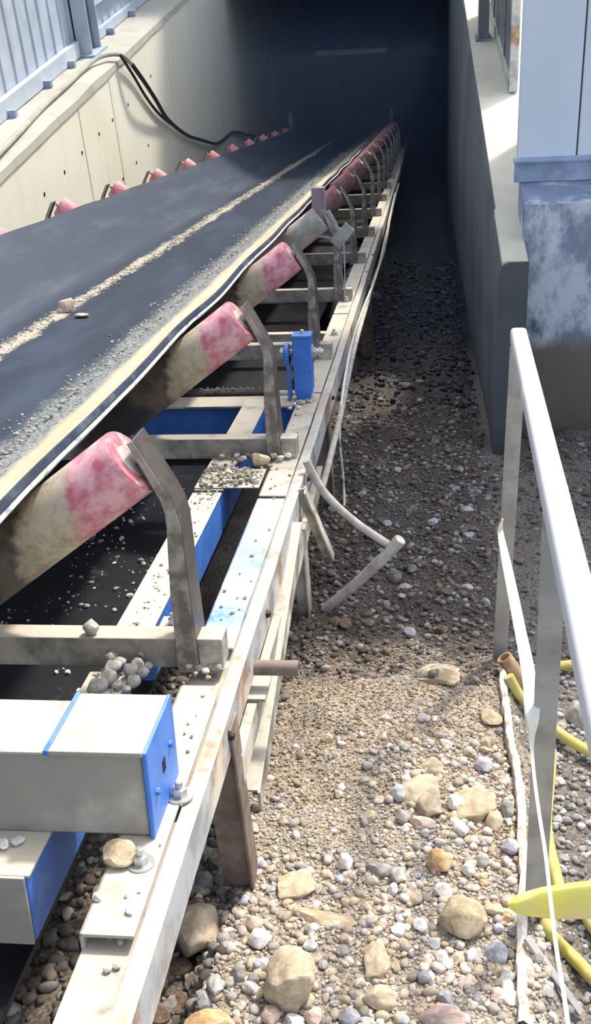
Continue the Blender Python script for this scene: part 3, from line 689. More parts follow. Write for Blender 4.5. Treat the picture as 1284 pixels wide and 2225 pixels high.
m = M().bar((-0.450, v5 - 0.03, -0.715), (-0.372, v5 - 0.03, -0.630), 0.012, 0.06, (1, 0, -1)).bar((-0.445, v5 + 0.02, -0.735), (-0.365, v5 + 0.02, -0.65), 0.09, 0.008, (1, 0, -1))
build('bracket_plate', m, mats['post'], t, 0.002)
build('support_post', M().bar((-0.44, v5 - 0.01, -0.72), (-0.425, v5 - 0.01, -0.985), 0.03, 0.008, (0, 1, 0)), mats['flash'], t, 0.002)
m = M().tube(smooth_lerp([(-0.405, v5 - 0.04, -0.70), (-0.404, v5 - 0.045, -0.84), (-0.408, v5 - 0.05, -0.99)], 5), 0.0035, 6)
build('wire', m, mats['cable_pale'], org=(-0.405, v5, -0.985), label='thin pale wire hanging from the guide roller bracket', cat='wire')
t = thing('return_roller', 'dark return roller across the frame with grit on top', 'roller', (-1.0, 3.78, -1.03))
build('roller_tube', M().lathe((-2.2, 3.78, -1.035), (1, 0, 0), [(0, 0.026), (0.002, 0.028), (1.66, 0.028), (1.662, 0.026)], 20), mats['grime'], t)
build('shaft', M().lathe((-0.545, 3.78, -1.035), (1, 0, 0), [(0, 0.018), (0.105, 0.018)], 14), mats['cable_pale'], t)

# ---------------------------------------------------------------- cables and conduit
pts = [(866, 400), (848, 470), (834, 545), (812, 610), (796, 665), (780, 720), (766, 775), (752, 840), (740, 900), (716, 1000), (700, 1060)]
path = []
for i, (x, y) in enumerate(pts): path.append(on_u(x, y, -0.318 + 0.006 * math.sin(i * 1.7)))
build('conduit', M().tube(smooth_lerp(path, 6), 0.0105, 10), mats['cable_pale'], org=path[-1], label='pale conduit pipe running along the outside of the girder', cat='pipe')
pts = [on_u(858, 420, -0.30), on_u(840, 500, -0.305), on_u(820, 590, -0.30), on_u(790, 668, -0.306), on_u(765, 745, -0.31), on_u(745, 850, -0.315), on_u(738, 950, -0.32), on_u(748, 1090, -0.31), on_u(735, 1290, -0.30)]
build('cable', M().tube(smooth_lerp(pts, 6), 0.005, 8), mats['strip'], org=pts[0], label='thin cream cable drooping beside the pale conduit on the girder', cat='cable')
path = [on_v(665, 1000, 2.80), on_v(682, 1035, 2.81), on_v(706, 1072, 2.82), on_v(745, 1112, 2.82), on_v(790, 1148, 2.82), on_v(842, 1182, 2.82)]
build('conduit', M().tube(smooth_lerp(path, 5), 0.0115, 10), mats['cable_pale'], org=path[0], label='short bent pale conduit sticking out right from the girder', cat='pipe')
a, b = on_v(870, 1172, 2.80), ground_hit(706, 1330) + Vector((0, 0, 0.012))
path = [a.lerp(b, k / 8) + Vector((0, 0, -0.012 * math.sin(math.pi * k / 8) + 0.006 * noise.noise((k * 1.3, 0, 0)))) for k in range(9)]
build('broken_stick', M().tube(smooth_lerp(path, 3), lambda t: 0.017 * (1 - 0.15 * t) + 0.0025 * noise.noise((t * 9, 1, 0)), 9), mats['cable_pale'], org=b, label='pale broken stick leaning on the bent conduit, foot on dark gravel', cat='stick')
# black cable over the left wall
pa = [on_Z(-20, 352, ZL + 0.09), on_Z(40, 290, ZL + 0.075), on_Z(100, 226, ZL + 0.075), on_Z(150, 180, ZL + 0.08), on_Z(195, 138, ZL + 0.09), on_Z(225, 121, ZL + 0.10)]
pb_ = [on_X(262, 119, XL + 0.04), on_X(285, 138, XL + 0.09), on_X(312, 176, XL + 0.12), on_X(338, 216, XL + 0.10), on_X(365, 260, XL + 0.05), on_X(405, 293, XL + 0.04), on_X(440, 305, XL + 0.05), on_X(468, 312, XL + 0.05), on_X(486, 303, XL + 0.02), on_X(508, 287, XL + 0.02), on_X(540, 293, XL + 0.05), on_X(585, 304, XL + 0.06)]
ct = thing('black_cable', 'black cable looping from the left ledge down the cream wall', 'cable', pb_[0], IM)
build('dusty_run', M().tube(smooth_lerp(pa + pb_[:2], 8), 0.020, 8), mats['dust_cable'], ct)
build('hanging_run', M().tube(smooth_lerp(pb_[1:], 8), 0.020, 8), mats['black_cable'], ct)
build('second_strand', M().tube(smooth_lerp([on_X(262, 121, XL + 0.05), on_X(290, 165, XL + 0.03), on_X(318, 212, XL + 0.025), on_X(345, 247, XL + 0.025), on_X(372, 270, XL + 0.03)], 6), 0.014, 8), mats['black_cable'], ct)

# ---------------------------------------------------------------- handrail
t = thing('handrail', 'weathered steel handrail on flat posts at the right', 'railing', (0.175, 2.0, -1.42))
def rounded(wd, ht, r, n=4):
    out = []
    for cx_, cy_, a0 in ((wd / 2 - r, ht / 2 - r, 0), (-wd / 2 + r, ht / 2 - r, 90), (-wd / 2 + r, -ht / 2 + r, 180), (wd / 2 - r, -ht / 2 + r, 270)):
        for k in range(n): a = math.radians(a0 + 90 * k / (n - 1)); out.append((cx_ + r * math.cos(a), cy_ + r * math.sin(a)))
    return out
ra, rb_ = Vector((0.196, 2.42, -0.535)), Vector((0.145, 0.50, -0.535))
m = M().sweep([ra.lerp(rb_, k / 8) for k in range(9)], rounded(0.036, 0.036, 0.009)); m.smooth = True
build('top_rail', m, mats['rail'], t)
def post(top, bottom, wd, name='post'):
    top, bottom = Vector(top), Vector(bottom); m = M()
    m.bar(bottom, top, 0.005, wd, (1, 0, 0)); 
    d = (top - bottom).normalized(); sx = Vector((wd / 2 - 0.002, 0, 0))
    m.bar(bottom + sx + Vector((0, 0.016, 0)), top + sx + Vector((0, 0.016, 0)), 0.036, 0.005, (1, 0, 0))
    return build(name, m, mats['post'], t, 0.0015)
tp = on_u(1112, 790, 0.178); bp_ = on_u(1080, 1450, 0.177)
post((0.194, 2.385, -0.55), (0.182, 2.57, -1.455), 0.036)
_p = on_v(1204, 1180, 1.475); _q = on_v(1163, 1960, 1.60); _d = (_q - _p) / (_q.z - _p.z)
post(_p + _d * (-0.55 - _p.z), _p + _d * (-1.52 - _p.z), 0.037)
post((0.152, 0.62, -0.55), (0.16, 0.81, -1.53), 0.037)

# twisted flat bar lying against the posts
px = [(1092, 1128, 2), (1087, 1155, 12), (1100, 1222, 19), (1114, 1290, 22), (1130, 1370, 24), (1143, 1435, 27), (1153, 1500, 30), (1156, 1560, 25), (1155, 1610, 11), (1160, 1680, 8), (1172, 1770, 9), (1186, 1860, 9), (1197, 1960, 10), (1209, 2060, 11), (1222, 2140, 12), (1237, 2240, 14)]
m = M(); m.smooth = True; P = []
for i, (x, y, wpx) in enumerate(px):
    c_ = on_u(x, y, 0.165 - 0.010 * i / 15); dep = c_.length; P.append((c_, wpx * dep / FPX))
Pc = smooth_lerp([q[0] for q in P], 4); Pw = [P[k // 4][1] + (P[min(k // 4 + 1, len(P) - 1)][1] - P[k // 4][1]) * (k % 4) / 4 for k in range(len(Pc))]
P = list(zip(Pc, Pw)); N = len(P)
for i, (c_, wd) in enumerate(P):
    i4 = i / 4
    tw = sst(5.6, 8.6, i4) * 0.965
    if i4 <= 6: wd = max(wd, 0.004)
    else: wd = 0.026
    x_ = (Vector((1, 0, 0)) * (1 - tw) + c_.normalized() * tw).normalized() * (wd / 2)
    tn = (P[min(i + 1, N - 1)][0] - P[max(i - 1, 0)][0]).normalized()
    nn = x_.cross(tn).normalized() * 0.0022
    m.v += [c_ - x_ - nn, c_ + x_ - nn, c_ + x_ + nn, c_ - x_ + nn]
m.f = [(j * 4 + i, j * 4 + (i + 1) % 4, (j + 1) * 4 + (i + 1) % 4, (j + 1) * 4 + i) for j in range(N - 1) for i in range(4)] + [(0, 1, 2, 3), tuple(range(4 * N - 4, 4 * N))]
m.v = [tuple(p) for p in m.v]
build('flat_bar', m, mats['strip'], org=P[-1][0], label='twisted pale flat bar leaning along the handrail posts', cat='bar')

# ---------------------------------------------------------------- hoses and pipes, right
def gpath(pts, lift):
    return [ground_hit(x, y) + Vector((0, 0, l if isinstance(l, float) else 0)) for (x, y), l in zip(pts, lift if isinstance(lift, list) else [lift] * len(pts))]
def hose(pts, r, lift, label, cat='hose', mat='hose', name='yellow_hose'):
    p = gpath(pts, lift)
    return build(name, M().tube(smooth_lerp(p, 7), r, 12), mats[mat], org=p[0], label=label, cat=cat)
hose([(1104, 1492), (1128, 1534), (1160, 1568), (1210, 1612), (1250, 1640), (1300, 1668)], 0.0135, 0.03, 'yellow hose running right from below the cut tan pipe')
hose([(1198, 1655), (1193, 1720), (1186, 1800), (1193, 1860), (1206, 1915), (1214, 1960), (1200, 1990), (1185, 2020), (1195, 2050), (1225, 2080), (1255, 2110), (1300, 2158)], 0.0125, 0.02, 'long yellow hose snaking down behind the near handrail post')
hose([(1268, 1990), (1280, 2020), (1310, 2062)], 0.0125, 0.02, 'short piece of yellow hose at the right edge under the yellow tip')
p0, p1 = ground_hit(1175, 1472) + Vector((0, 0, 0.03)), ground_hit(1300, 1462) + Vector((0, 0, 0.035))
build('yellow_pipe', M().lathe(p0, p1 - p0, [(0, 0.013), (0.6 * (p1 - p0).length * 2, 0.013)], 14), mats['hose'], org=p0, label='straight yellow pipe lying crosswise behind the near post', cat='pipe')
p0 = ground_hit(1146, 1528) + Vector((0, 0, 0.035)); q0 = on_v(1095, 1428, p0.y + 0.0); d = q0 - p0; L = d.length
cp = M().lathe(p0, d, [(0, 0.020), (L, 0.020), (L, 0.0155), (L - 0.06, 0.0155)], 22)
ctp = thing('cut_pipe', 'short cut tan pipe stub with an open end at the far post foot', 'pipe', p0)
build('pipe_wall', cp, mats['rustpipe'], ctp); build('bore', M().lathe(p0 + d.normalized() * (L - 0.02), d, [(0, 0.0152), (0.002, 0.0152)], 18), mats['dark'], ctp)
# yellow flattened tip at the right
tipc = [(1103, 1966, 10), (1122, 1966, 40), (1150, 1963, 62), (1180, 1960, 78), (1215, 1958, 88), (1250, 1955, 94), (1290, 1952, 98), (1330, 1950, 98)]
vp = on_w(1190, 2000, -1.25).y; P = []
for x, y, h in tipc:
    c_ = on_v(x, y, vp); P.append((c_, h * c_.length / FPX))
def tsec(i, t):
    h = P[i][1]; return [(math.cos(2 * math.pi * k / 18) * 0.014 * min(1, h / 0.03), math.sin(2 * math.pi * k / 18) * h / 2 * (0.9 + 0.1 * math.sin(k))) for k in range(18)]
m = M().sweep([p for p, h in P], tsec, up=(0, 0, 1)); m.smooth = True
build('yellow_tip', m, mats['flathose'], org=P[-1][0], label='flattened bright yellow plastic pipe end poking in from the right', cat='pipe')

# ribbed white sack edge along the gravel bank
pts = [(1092, 1470), (1096, 1520), (1103, 1580), (1108, 1640), (1120, 1700), (1128, 1760), (1133, 1830), (1137, 1900), (1136, 1980), (1132, 2080), (1134, 2150), (1137, 2240)]
pth = smooth_lerp([ground_hit(x, y) for x, y in pts], 6)
m = M(); m.smooth = True; N = len(pth)
for i, p in enumerate(pth):
    wob = 0.004 * noise.noise((i * 0.5, 0, 0)); h = 0.030 + 0.012 * noise.noise((i * 0.35, 3, 0)); wd = 0.011 + 0.005 * noise.noise((i * 0.6, 6, 1))
    gz = gw(p.x - 0.02, p.y)
    m.v += [(p.x - wd + wob, p.y, gz - 0.03), (p.x - wd * 0.7 + wob, p.y, gz + h * 0.6), (p.x + wob, p.y, gz + h * 0.75), (p.x + wd * 0.8 + wob, p.y, gz + h * 0.4), (p.x + wd + wob, p.y, gz - 0.05)]
m.f = [(j * 5 + i, j * 5 + i + 1, (j + 1) * 5 + i + 1, (j + 1) * 5 + i) for j in range(N - 1) for i in range(4)]
build('sack_edge', m, mats['sack'], org=pth[0], label='pale woven sack rim edging the gravel bank beside the posts', cat='sack', fix=False)
# pale lath near bottom right
pA, pB = ground_hit(1142, 2066) + Vector((0, 0, 0.03)), ground_hit(1262, 2215) + Vector((0, 0, 0.012))
build('lath', M().bar(pA, pB, 0.016, 0.008), mats['post'], org=pA, bevel=0.002, label='thin grey lath lying in the lower gravel by the near post', cat='lath')

# ---------------------------------------------------------------- stones
import bmesh
def stone_mesh(name, seed, sub, ang, elong=(1, 1, 1)):
    r = random.Random(seed); b = bmesh.new(); bmesh.ops.create_icosphere(b, subdivisions=sub, radius=1.0)
    pl_ = [(Vector((r.gauss(0, 1), r.gauss(0, 1), r.gauss(0, 1))).normalized(), r.uniform(0.62, 0.9)) for _ in range(ang)]
    off = Vector((seed * 3.1, seed * 1.7, 0))
    for v in b.verts:
        p = v.co * (1 + 0.16 * noise.noise(v.co * 1.1 + off) + 0.06 * noise.noise(v.co * 2.9 + off))
        for n_, d_ in pl_:
            e = p.dot(n_) - d_
            if e > 0: p = p - n_ * e * 0.94
        v.co = Vector((p.x * elong[0], p.y * elong[1], p.z * elong[2]))
    mx_ = [max(abs(v.co[i]) for v in b.verts) for i in range(3)]
    for v in b.verts: v.co = Vector((v.co.x / mx_[0], v.co.y / mx_[1], v.co.z / mx_[2]))
    me = bpy.data.meshes.new(name); b.to_mesh(me); b.free(); me.shade_smooth(); me.set_sharp_from_angle(angle=math.radians(30)); return me
def block_mesh(name, seed):
    r = random.Random(seed); b = bmesh.new(); bmesh.ops.create_cube(b, size=2.0)
    for v in b.verts: v.co *= r.uniform(0.78, 1.15)
    pl_ = [(Vector((r.gauss(0, 1), r.gauss(0, 1), r.gauss(0, 0.6))).normalized(), r.uniform(0.85, 1.05)) for _ in range(7)]
    bmesh.ops.subdivide_edges(b, edges=b.edges[:], cuts=9, use_grid_fill=True)
    o_ = Vector((seed, 0, 0))
    for v in b.verts:
        p = v.co; q = Vector([math.copysign(min(abs(x), 0.74) , x) for x in p]); d = p - q
        if d.length > 1e-6: p = q + d.normalized() * min(d.length, 0.24)
        for n_, d_ in pl_:
            e = p.dot(n_) - d_
            if e > 0: p = p - n_ * e * 0.9
        v.co = p * (1 + 0.18 * noise.noise(p * 0.8 + o_) + 0.08 * noise.noise(p * 2.2 + o_) + 0.03 * noise.noise(p * 5 + o_))
    bmesh.ops.recalc_face_normals(b, faces=b.faces[:])
    me = bpy.data.meshes.new(name); b.to_mesh(me); b.free(); me.shade_smooth(); me.set_sharp_from_angle(angle=math.radians(38)); return me
BIG = [stone_mesh('stone', 11 + i, 4, [16, 7, 22, 5, 12, 9][i]) for i in range(6)] + [block_mesh('stone', 61), block_mesh('stone', 75)]
def put_stone(x, y, wpx, hpx, tone, label, group=None, sink=0.3, yaw=None, kind=None, tilt=0.0, cat='stone', name='stone', deep=0.8):
    g = ground_hit(x, y + hpx * 0.25); dep = (R_inv(g)).z
    a = wpx * dep / FPX / 2; b_ = hpx * dep / FPX / 2
    me = BIG[kind if kind is not None else random.randrange(6)].copy(); me.materials.append(ST[tone])
    o = bpy.data.objects.new(name, me); COL.objects.link(o)
    c = (a + b_) / 2
    loc = g + Vector((0, 0, b_ * deep * (1 - sink)))
    o.matrix_world = CM @ Matrix.Translation(loc) @ Matrix.Rotation(yaw if yaw is not None else random.uniform(-0.3, 0.3), 4, 'Z') @ Matrix.Rotation(tilt, 4, 'Y') @ Matrix.Diagonal((a, b_ * 1.02, b_ * deep, 1))
    tagset(o, label, cat, group); return o
def R_inv(g):
    wv = UV_ * g.x + VV_ * g.y + WV_ * g.z
    return Rr.transposed() @ wv
NAMED = [  # x, y, w, h (pixels), tone, mesh, sink, label
 (438, 2034, 118, 138, 'brown', 4, -0.05, 'large rounded grey boulder tucked against the near girder'),
 (634, 2138, 112, 104, 'brown', 6, 0.02, 'large blocky brown boulder with flat top in the near gravel'),
 (645, 1908, 86, 84, 'brown', 7, 0.78, 'dusty tan slab half buried in sandy gravel'),
 (705, 1985, 148, 52, 'tan', 5, 0.6, 'long flat yellow-tan stone tilted in the sandy gravel'),
 (818, 2068, 56, 104, 'brown', 7, 0.7, 'upright brick-shaped brown stone in the near gravel'),
 (828, 2165, 84, 58, 'brown', 0, 0.35, 'oval brown stone in the gravel at the bottom'),
 (1003, 1988, 108, 100, 'tan', 2, 0.45, 'jagged tan rock beside the yellow tip'),
 (965, 2205, 116, 60, 'pink', 0, 0.5, 'broad smooth pinkish stone at the bottom edge'),
 (1080, 2068, 58, 56, 'blue', 0, 0.3, 'smooth blue-grey cobble in shade of the yellow tip'),
 (916, 1700, 112, 110, 'brown', 0, 0.62, 'wide dusty brown stone with pale cobbles in front'),
 (940, 1655, 60, 52, 'tan', 0, 0.6, 'flat tan disc stone above the wide dusty stone'),
 (936, 1750, 66, 68, 'brown', 4, 0.4, 'rounded olive brown stone between the pale cobbles'),
 (1030, 1728, 92, 104, 'tan', 7, 0.72, 'broad flat tan slab near the sack rim'),
 (866, 1722, 40, 42, 'blue', 0, 0.25, 'blue-grey round cobble left of the white one'),
 (903, 1726, 34, 36, 'white', 4, 0.2, 'white cobble resting against the wide dusty stone'),
 (988, 1742, 34, 44, 'white', 5, 0.25, 'pale egg-shaped cobble left of the flat tan slab'),
 (1050, 1662, 44, 42, 'lilac', 2, 0.25, 'lilac cobble lying above the flat tan slab'),
 (1065, 1548, 52, 62, 'tan', 1, 0.65, 'flat beige stone set in gravel near the far post'),
 (920, 1786, 58, 34, 'pink', 5, 0.35, 'flat pale pink cobble below the olive brown stone'),
 (876, 1775, 34, 36, 'grey', 3, 0.3, 'squarish pale grey cobble below the blue-grey cobble'),
 (1072, 1780, 40, 56, 'brown', 2, 0.5, 'pointed brown stone right of the flat tan slab'),
 (1100, 1755, 36, 52, 'grey', 0, 0.35, 'tall grey cobble against the sack rim'),
 (955, 1868, 54, 60, 'orange', 2, 0.4, 'orange-tan stone in the middle of the gravel'),
 (962, 1932, 44, 42, 'white', 1, 0.4, 'flat white stone above the jagged tan rock'),
 (1018, 1888, 34, 36, 'white', 0, 0.2, 'bright white round pebble in the right gravel'),
 (1003, 1800, 40, 44, 'white', 4, 0.3, 'white faceted cobble below the flat tan slab'),
 (1048, 1868, 40, 36, 'grey', 0, 0.35, 'grey oval cobble near the sack rim'),
 (1112, 1838, 44, 42, 'lilac', 3, 0.35, 'pale lilac cobble hard against the sack rim'),
 (966, 2166, 34, 42, 'blue', 5, 0.3, 'pale blue oval cobble at the bottom of the gravel'),
 (855, 1932, 28, 30, 'white', 0, 0.2, 'white pebble beside the grey patch in mid gravel'),
 (912, 2008, 34, 36, 'white', 1, 0.3, 'whitish cobble left of the jagged tan rock'),
 (868, 1900, 44, 48, 'grey', 4, 0.45, 'lilac-grey stone half sunk in mid gravel'),
 (826, 1885, 62, 40, 'grey', 5, 0.55, 'long flat grey stone half sunk in mid gravel'),
 (751, 1872, 34, 44, 'white', 2, 0.3, 'pale upright cobble right of the dusty tan slab'),
 (562, 2040, 52, 48, 'white', 2, 0.25, 'pale pinkish white rock above the blocky boulder'),
 (552, 2006, 40, 40, 'pink', 3, 0.35, 'reddish pale stone behind the white rock'),
 (520, 2110, 38, 44, 'grey', 0, 0.3, 'light grey cobble left of the blocky boulder'),
 (470, 2140, 42, 56, 'grey', 4, 0.3, 'tall brownish grey cobble below the rounded boulder'),
 (445, 2172, 36, 52, 'blue', 1, 0.3, 'blue-grey stone at the edge of the dark hollow'),
 (588, 2205, 46, 44, 'pink', 2, 0.3, 'pink cobble at the bottom below the blocky boulder'),
 (640, 2216, 44, 36, 'white', 5, 0.3, 'white pink cobble second along the bottom edge'),
 (684, 2208, 46, 44, 'pink', 0, 0.3, 'round pale pink cobble third along the bottom edge'),
 (760, 2208, 50, 44, 'blue', 3, 0.35, 'blue-grey block at the bottom edge of the gravel'),
 (452, 2215, 108, 56, 'orange', 3, 0.45, 'flat buff slab at the very bottom beside the girder'),
 (432, 1836, 40, 60, 'grey', 0, 0.25, 'upright rounded grey stone beside the girder leg'),
 (400, 1928, 40, 38, 'grey', 3, 0.25, 'square grey block in shade under the girder'),
 (401, 1990, 30, 50, 'grey', 2, 0.25, 'pointed oval grey stone under the girder'),
 (445, 1912, 44, 48, 'dark', 1, 0.25, 'blocky dark grey stone left of the leg foot'),
 (480, 1872, 58, 42, 'dark', 4, 0.25, 'wedge-shaped grey stone stacked by the leg foot'),
 (505, 1858, 34, 40, 'grey', 5, 0.25, 'grey cobble touching the leg flange'),
 (486, 1908, 46, 42, 'dark', 0, 0.25, 'rounded dark grey stone below the wedge-shaped one'),
 (436, 1998, 42, 36, 'tan', 2, 0.25, 'yellowish stone above the large rounded boulder'),
 (470, 2012, 38, 32, 'pink', 1, 0.3, 'pale brown stone right of the yellowish one'),
 (1256, 1552, 58, 74, 'grey', 0, 0.3, 'big smooth beige-grey cobble right of the near post'),
 (1218, 1578, 26, 22, 'grey', 2, 0.3, 'small pale pebble left of the big beige-grey cobble'),
 (890, 848, 22, 12, 'tan', 1, 0.2, 'small flat tan stone far off on the dark gravel'),
 (912, 830, 22, 14, 'tan', 3, 0.2, 'flat pale stone far off near the dark walkway'),
 (858, 1250, 40, 40, 'dark', 0, 0.5, 'grey-brown round stone in the dark bank by the stick'),
 (880, 1275, 32, 22, 'grey', 3, 0.4, 'small grey block in the dark bank by the stick'),
]
for x, y, wp, hp, tone, kd, sink, lab in NAMED:
    put_stone(x, y, wp, hp, tone, lab, 'large stones in the gravel', sink, kind=kd, yaw=(0.12 if kd > 5 else 0.25 if kd == 3 else None), deep=(0.42 if sink > 0.59 else 0.95 if kd > 5 else 0.8))
# pale torn sheet on the crest
m = M(); m.smooth = True; c0 = ground_hit(905, 1478); c1 = ground_hit(998, 1474)
nx, ny = 18, 8
for j in range(ny + 1):
    for i in range(nx + 1):
        f, g_ = i / nx, j / ny - 0.5
        p = c0.lerp(c1, f); wd = 0.048 * (0.15 + 0.85 * f ** 0.8) * (1 - 0.5 * sst(0.85, 1, f))
        u_, v_ = p.x, p.y + g_ * wd * 2
        m.v.append((u_ + 0.008 * noise.noise((j * 0.9, 2, 1)), v_, gw(u_, v_) + 0.004 + 0.006 * math.sin(g_ * 16 + f * 2) + 0.008 * f))
m.f = [(j * (nx + 1) + i, j * (nx + 1) + i + 1, (j + 1) * (nx + 1) + i + 1, (j + 1) * (nx + 1) + i) for j in range(ny) for i in range(nx)]
o = build('torn_sheet', m, mats['torn'], org=c0, label='pale crumpled torn sheet half buried on the earth crest', cat='sheet', fix=False)
o.modifiers.new('thick', 'SOLIDIFY').thickness = 0.003

# many middling cobbles, one object each
SM = [stone_mesh('cobble', 40 + i, 3, [8, 14, 5, 18, 10, 7, 12, 20][i]) for i in range(8)]
SMT = {}
def cobble(u, v, r, tone, label, group, z=None, flat=0.7):
    kd = random.randrange(8)
    key = (kd, tone)
    if key not in SMT:
        me = SM[kd].copy(); me.materials.append(ST[tone]); SMT[key] = me
    o = bpy.data.objects.new('clod' if 'clod' in label else 'lump' if 'lump' in label else 'pebble' if z is not None else 'cobble', SMT[key]); COL.objects.link(o)
    zz = (gw(u, v) if z is None else z)
    o.matrix_world = CM @ Matrix.Translation((u, v, zz + r * flat * (0.45 if z is None else 0.9))) @ Matrix.Rotation(random.uniform(0, 6.3), 4, 'Z') @ Matrix.Rotation(random.uniform(-0.35, 0.35), 4, 'X') @ Matrix.Diagonal((r * random.uniform(0.85, 1.25), r * random.uniform(0.75, 1.0), r * flat, 1))
    tagset(o, label, 'pebble' if z is not None else 'cobble', group)
    if z is None: x_, y_ = pix(u, v, zz); PEND.append((o, x_, y_, tone, 'clod' if 'clod' in label else 'cobble'))
    return o
PEND = []
def ordinal(k): return ['nearest', 'second nearest', 'third nearest', 'fourth nearest', 'fifth nearest', 'sixth nearest', 'seventh nearest', 'eighth nearest', 'ninth nearest', 'tenth nearest', 'eleventh nearest', 'twelfth nearest'][min(k, 11)]
TN = {'grey': 'grey', 'tan': 'tan', 'brown': 'brown', 'blue': 'blue-grey', 'pink': 'pinkish', 'white': 'white', 'dark': 'dark grey', 'lilac': 'lilac', 'orange': 'orange', 'clod': 'earthy brown', 'mud': 'grey'}
def finish_labels():
    ref = [(434, 2034, 'large rounded boulder'), (634, 2132, 'blocky brown boulder'), (645, 1908, 'dusty tan slab'), (705, 1985, 'long yellow-tan stone'), (818, 2068, 'brick-shaped brown stone'),
           (828, 2165, 'oval brown stone'), (1003, 1988, 'jagged tan rock'), (965, 2205, 'broad pinkish stone'), (1080, 2068, 'smooth blue-grey cobble'), (916, 1700, 'wide dusty brown stone'),
           (1030, 1728, 'broad flat tan slab'), (955, 1868, 'orange-tan stone'), (560, 2025, 'pale pinkish white rock'), (452, 2215, 'flat buff slab'), (440, 1890, 'girder leg stones'), (1256, 1552, 'big beige-grey cobble'),
           (945, 1480, 'torn pale sheet'), (790, 1250, 'leaning broken stick'), (840, 1182, 'bent conduit end'), (1090, 1100, 'far handrail post'), (900, 840, 'flat far stones'), (808, 790, 'distant girder leg'),
           (1120, 1470, 'cut tan pipe'), (1195, 1760, 'long yellow hose'), (1250, 1950, 'yellow plastic tip'), (1200, 2130, 'thin grey lath'), (290, 1860, 'rocks under the box girder'), (210, 2050, 'near girder end'), (1240, 1630, 'right-hand yellow hose')]
    B = {}
    for o, x, y, tone, noun in PEND:
        rx, ry, rn = min(ref, key=lambda q: (q[0] - x) ** 2 + (q[1] - y) ** 2)
        dx, dy = x - rx, y - ry
        side = ('right of' if dx > 0 else 'left of') if abs(dx) > abs(dy) else ('below' if dy > 0 else 'above')
        B.setdefault((rn, side, TN[tone], noun), []).append((dx * dx + dy * dy, o))
    for (rn, side, tn, noun), lst in B.items():
        for k, (d_, o) in enumerate(sorted(lst, key=lambda q: q[0])):
            o['label'] = ('%s %s %s the %s' % (tn, noun, side, rn)) if len(lst) == 1 else '%s %s %s %s the %s' % (ordinal(k), tn, noun, side, rn)
TW = ['grey'] * 5 + ['tan'] * 3 + ['brown'] * 3 + ['blue'] * 3 + ['pink'] * 3 + ['white'] * 2 + ['dark'] * 1 + ['lilac'] + ['orange']
cnt = 0
def near_named(x, y):
    return any(abs(x - q[0]) < q[2] * 0.5 + 8 and abs(y - q[1]) < q[3] * 0.5 + 8 for q in NAMED)
def pix(u, v, ww):
    c = Rr.transposed() @ (UV_ * u + VV_ * v + WV_ * ww); return 642 + FPX * c.x / c.z, 1112.5 + FPX * c.y / c.z
while cnt < 150:
    x, y = random.uniform(400, 1135), random.uniform(1560, 2225)
    if (x < 545 and y < 1880) or near_named(x, y) or (x < 430 + (2225 - y) * 0.12 and y > 1900 and random.random() < 0.5): continue
    if x < 790 and y < 1850 and random.random() < 0.93: continue
    if x < 830 and random.random() < 0.4: continue
    p = ground_hit(x, y)
    cobble(p.x, p.y, random.uniform(0.008, 0.015) * (1.15 if random.random() < 0.2 else 0.9), random.choice(TW), 'middling cobble in the sunlit near gravel', 'middling cobbles in the near gravel'); cnt += 1
for i in range(55):
    x, y = random.uniform(1165, 1284), random.uniform(1500, 2225); p = ground_hit(x, y)
    cobble(p.x, p.y, random.uniform(0.007, 0.014), random.choice(['grey', 'blue', 'dark', 'grey', 'lilac']), 'grey cobble in the lower gravel right of the posts', 'cobbles right of the posts')
for i in range(70):
    x, y = random.uniform(690, 1060), random.uniform(840, 1380); p = ground_hit(x, y)
    cobble(p.x, p.y, random.uniform(0.010, 0.024), random.choice(['grey', 'dark', 'dark', 'blue', 'clod', 'clod']), 'grey stone scattered on the shaded dark gravel', 'stones on the shaded gravel')
for i in range(60):
    u, v = random.uniform(-0.53, -0.40), random.uniform(1.15, 1.72)
    cobble(u, v, random.uniform(0.010, 0.026), random.choice(['clod', 'clod', 'dark', 'brown']), 'dark earth clod under the frame by the near girder', 'clods under the frame')
finish_labels()
# pebbles and clods lying on the steelwork and the belt
def lefts(k): return ['leftmost', 'second from the left', 'third from the left', 'fourth from the left', 'fifth from the left', 'sixth from the left', 'seventh from the left', 'eighth from the left', 'ninth from the left', 'tenth from the left', 'eleventh from the left', 'twelfth from the left', 'thirteenth from the left', 'fourteenth from the left', 'fifteenth from the left', 'sixteenth from the left', 'seventeenth from the left', 'eighteenth from the left', 'nineteenth from the left', 'twentieth from the left', 'twenty-first from the left', 'twenty-second from the left', 'twenty-third from the left'][k]
def on_steel(lst, wz, group, tones, lab):
    lst = sorted(lst)
    for k_, (x, y, wp) in enumerate(lst):
        p = on_w(x, y, wz); r = wp * p.length / FPX / 2
        cobble(p.x, p.y, r, tones[(k_ * 7 // 3) % len(tones)], lab + ', ' + lefts(k_), group, z=wz)
on_steel([(234, 2112, 20), (254, 2105, 18), (240, 2044, 13), (263, 2050, 14), (283, 2036, 13), (236, 2036, 12)], -1.010, 'pebbles on the bare near girder', ['white', 'grey', 'white'], 'white pebble on the bare near end of the girder')
on_steel([(210, 1955, 22), (282, 1984, 20), (274, 1950, 9), (303, 1940, 9)], -0.986, 'pebbles on the cover plate', ['white', 'white', 'grey'], 'white pebble on the girder plate in front of the box girder')
on_steel([(412, 1452, 20), (432, 1455, 18), (448, 1463, 20), (472, 1454, 20), (458, 1452, 16), (425, 1466, 12), (452, 1475, 14), (395, 1445, 12)], -0.984, 'pebbles at the bracket foot', ['white', 'grey', 'tan'], 'pebble at the foot of the nearest bracket')
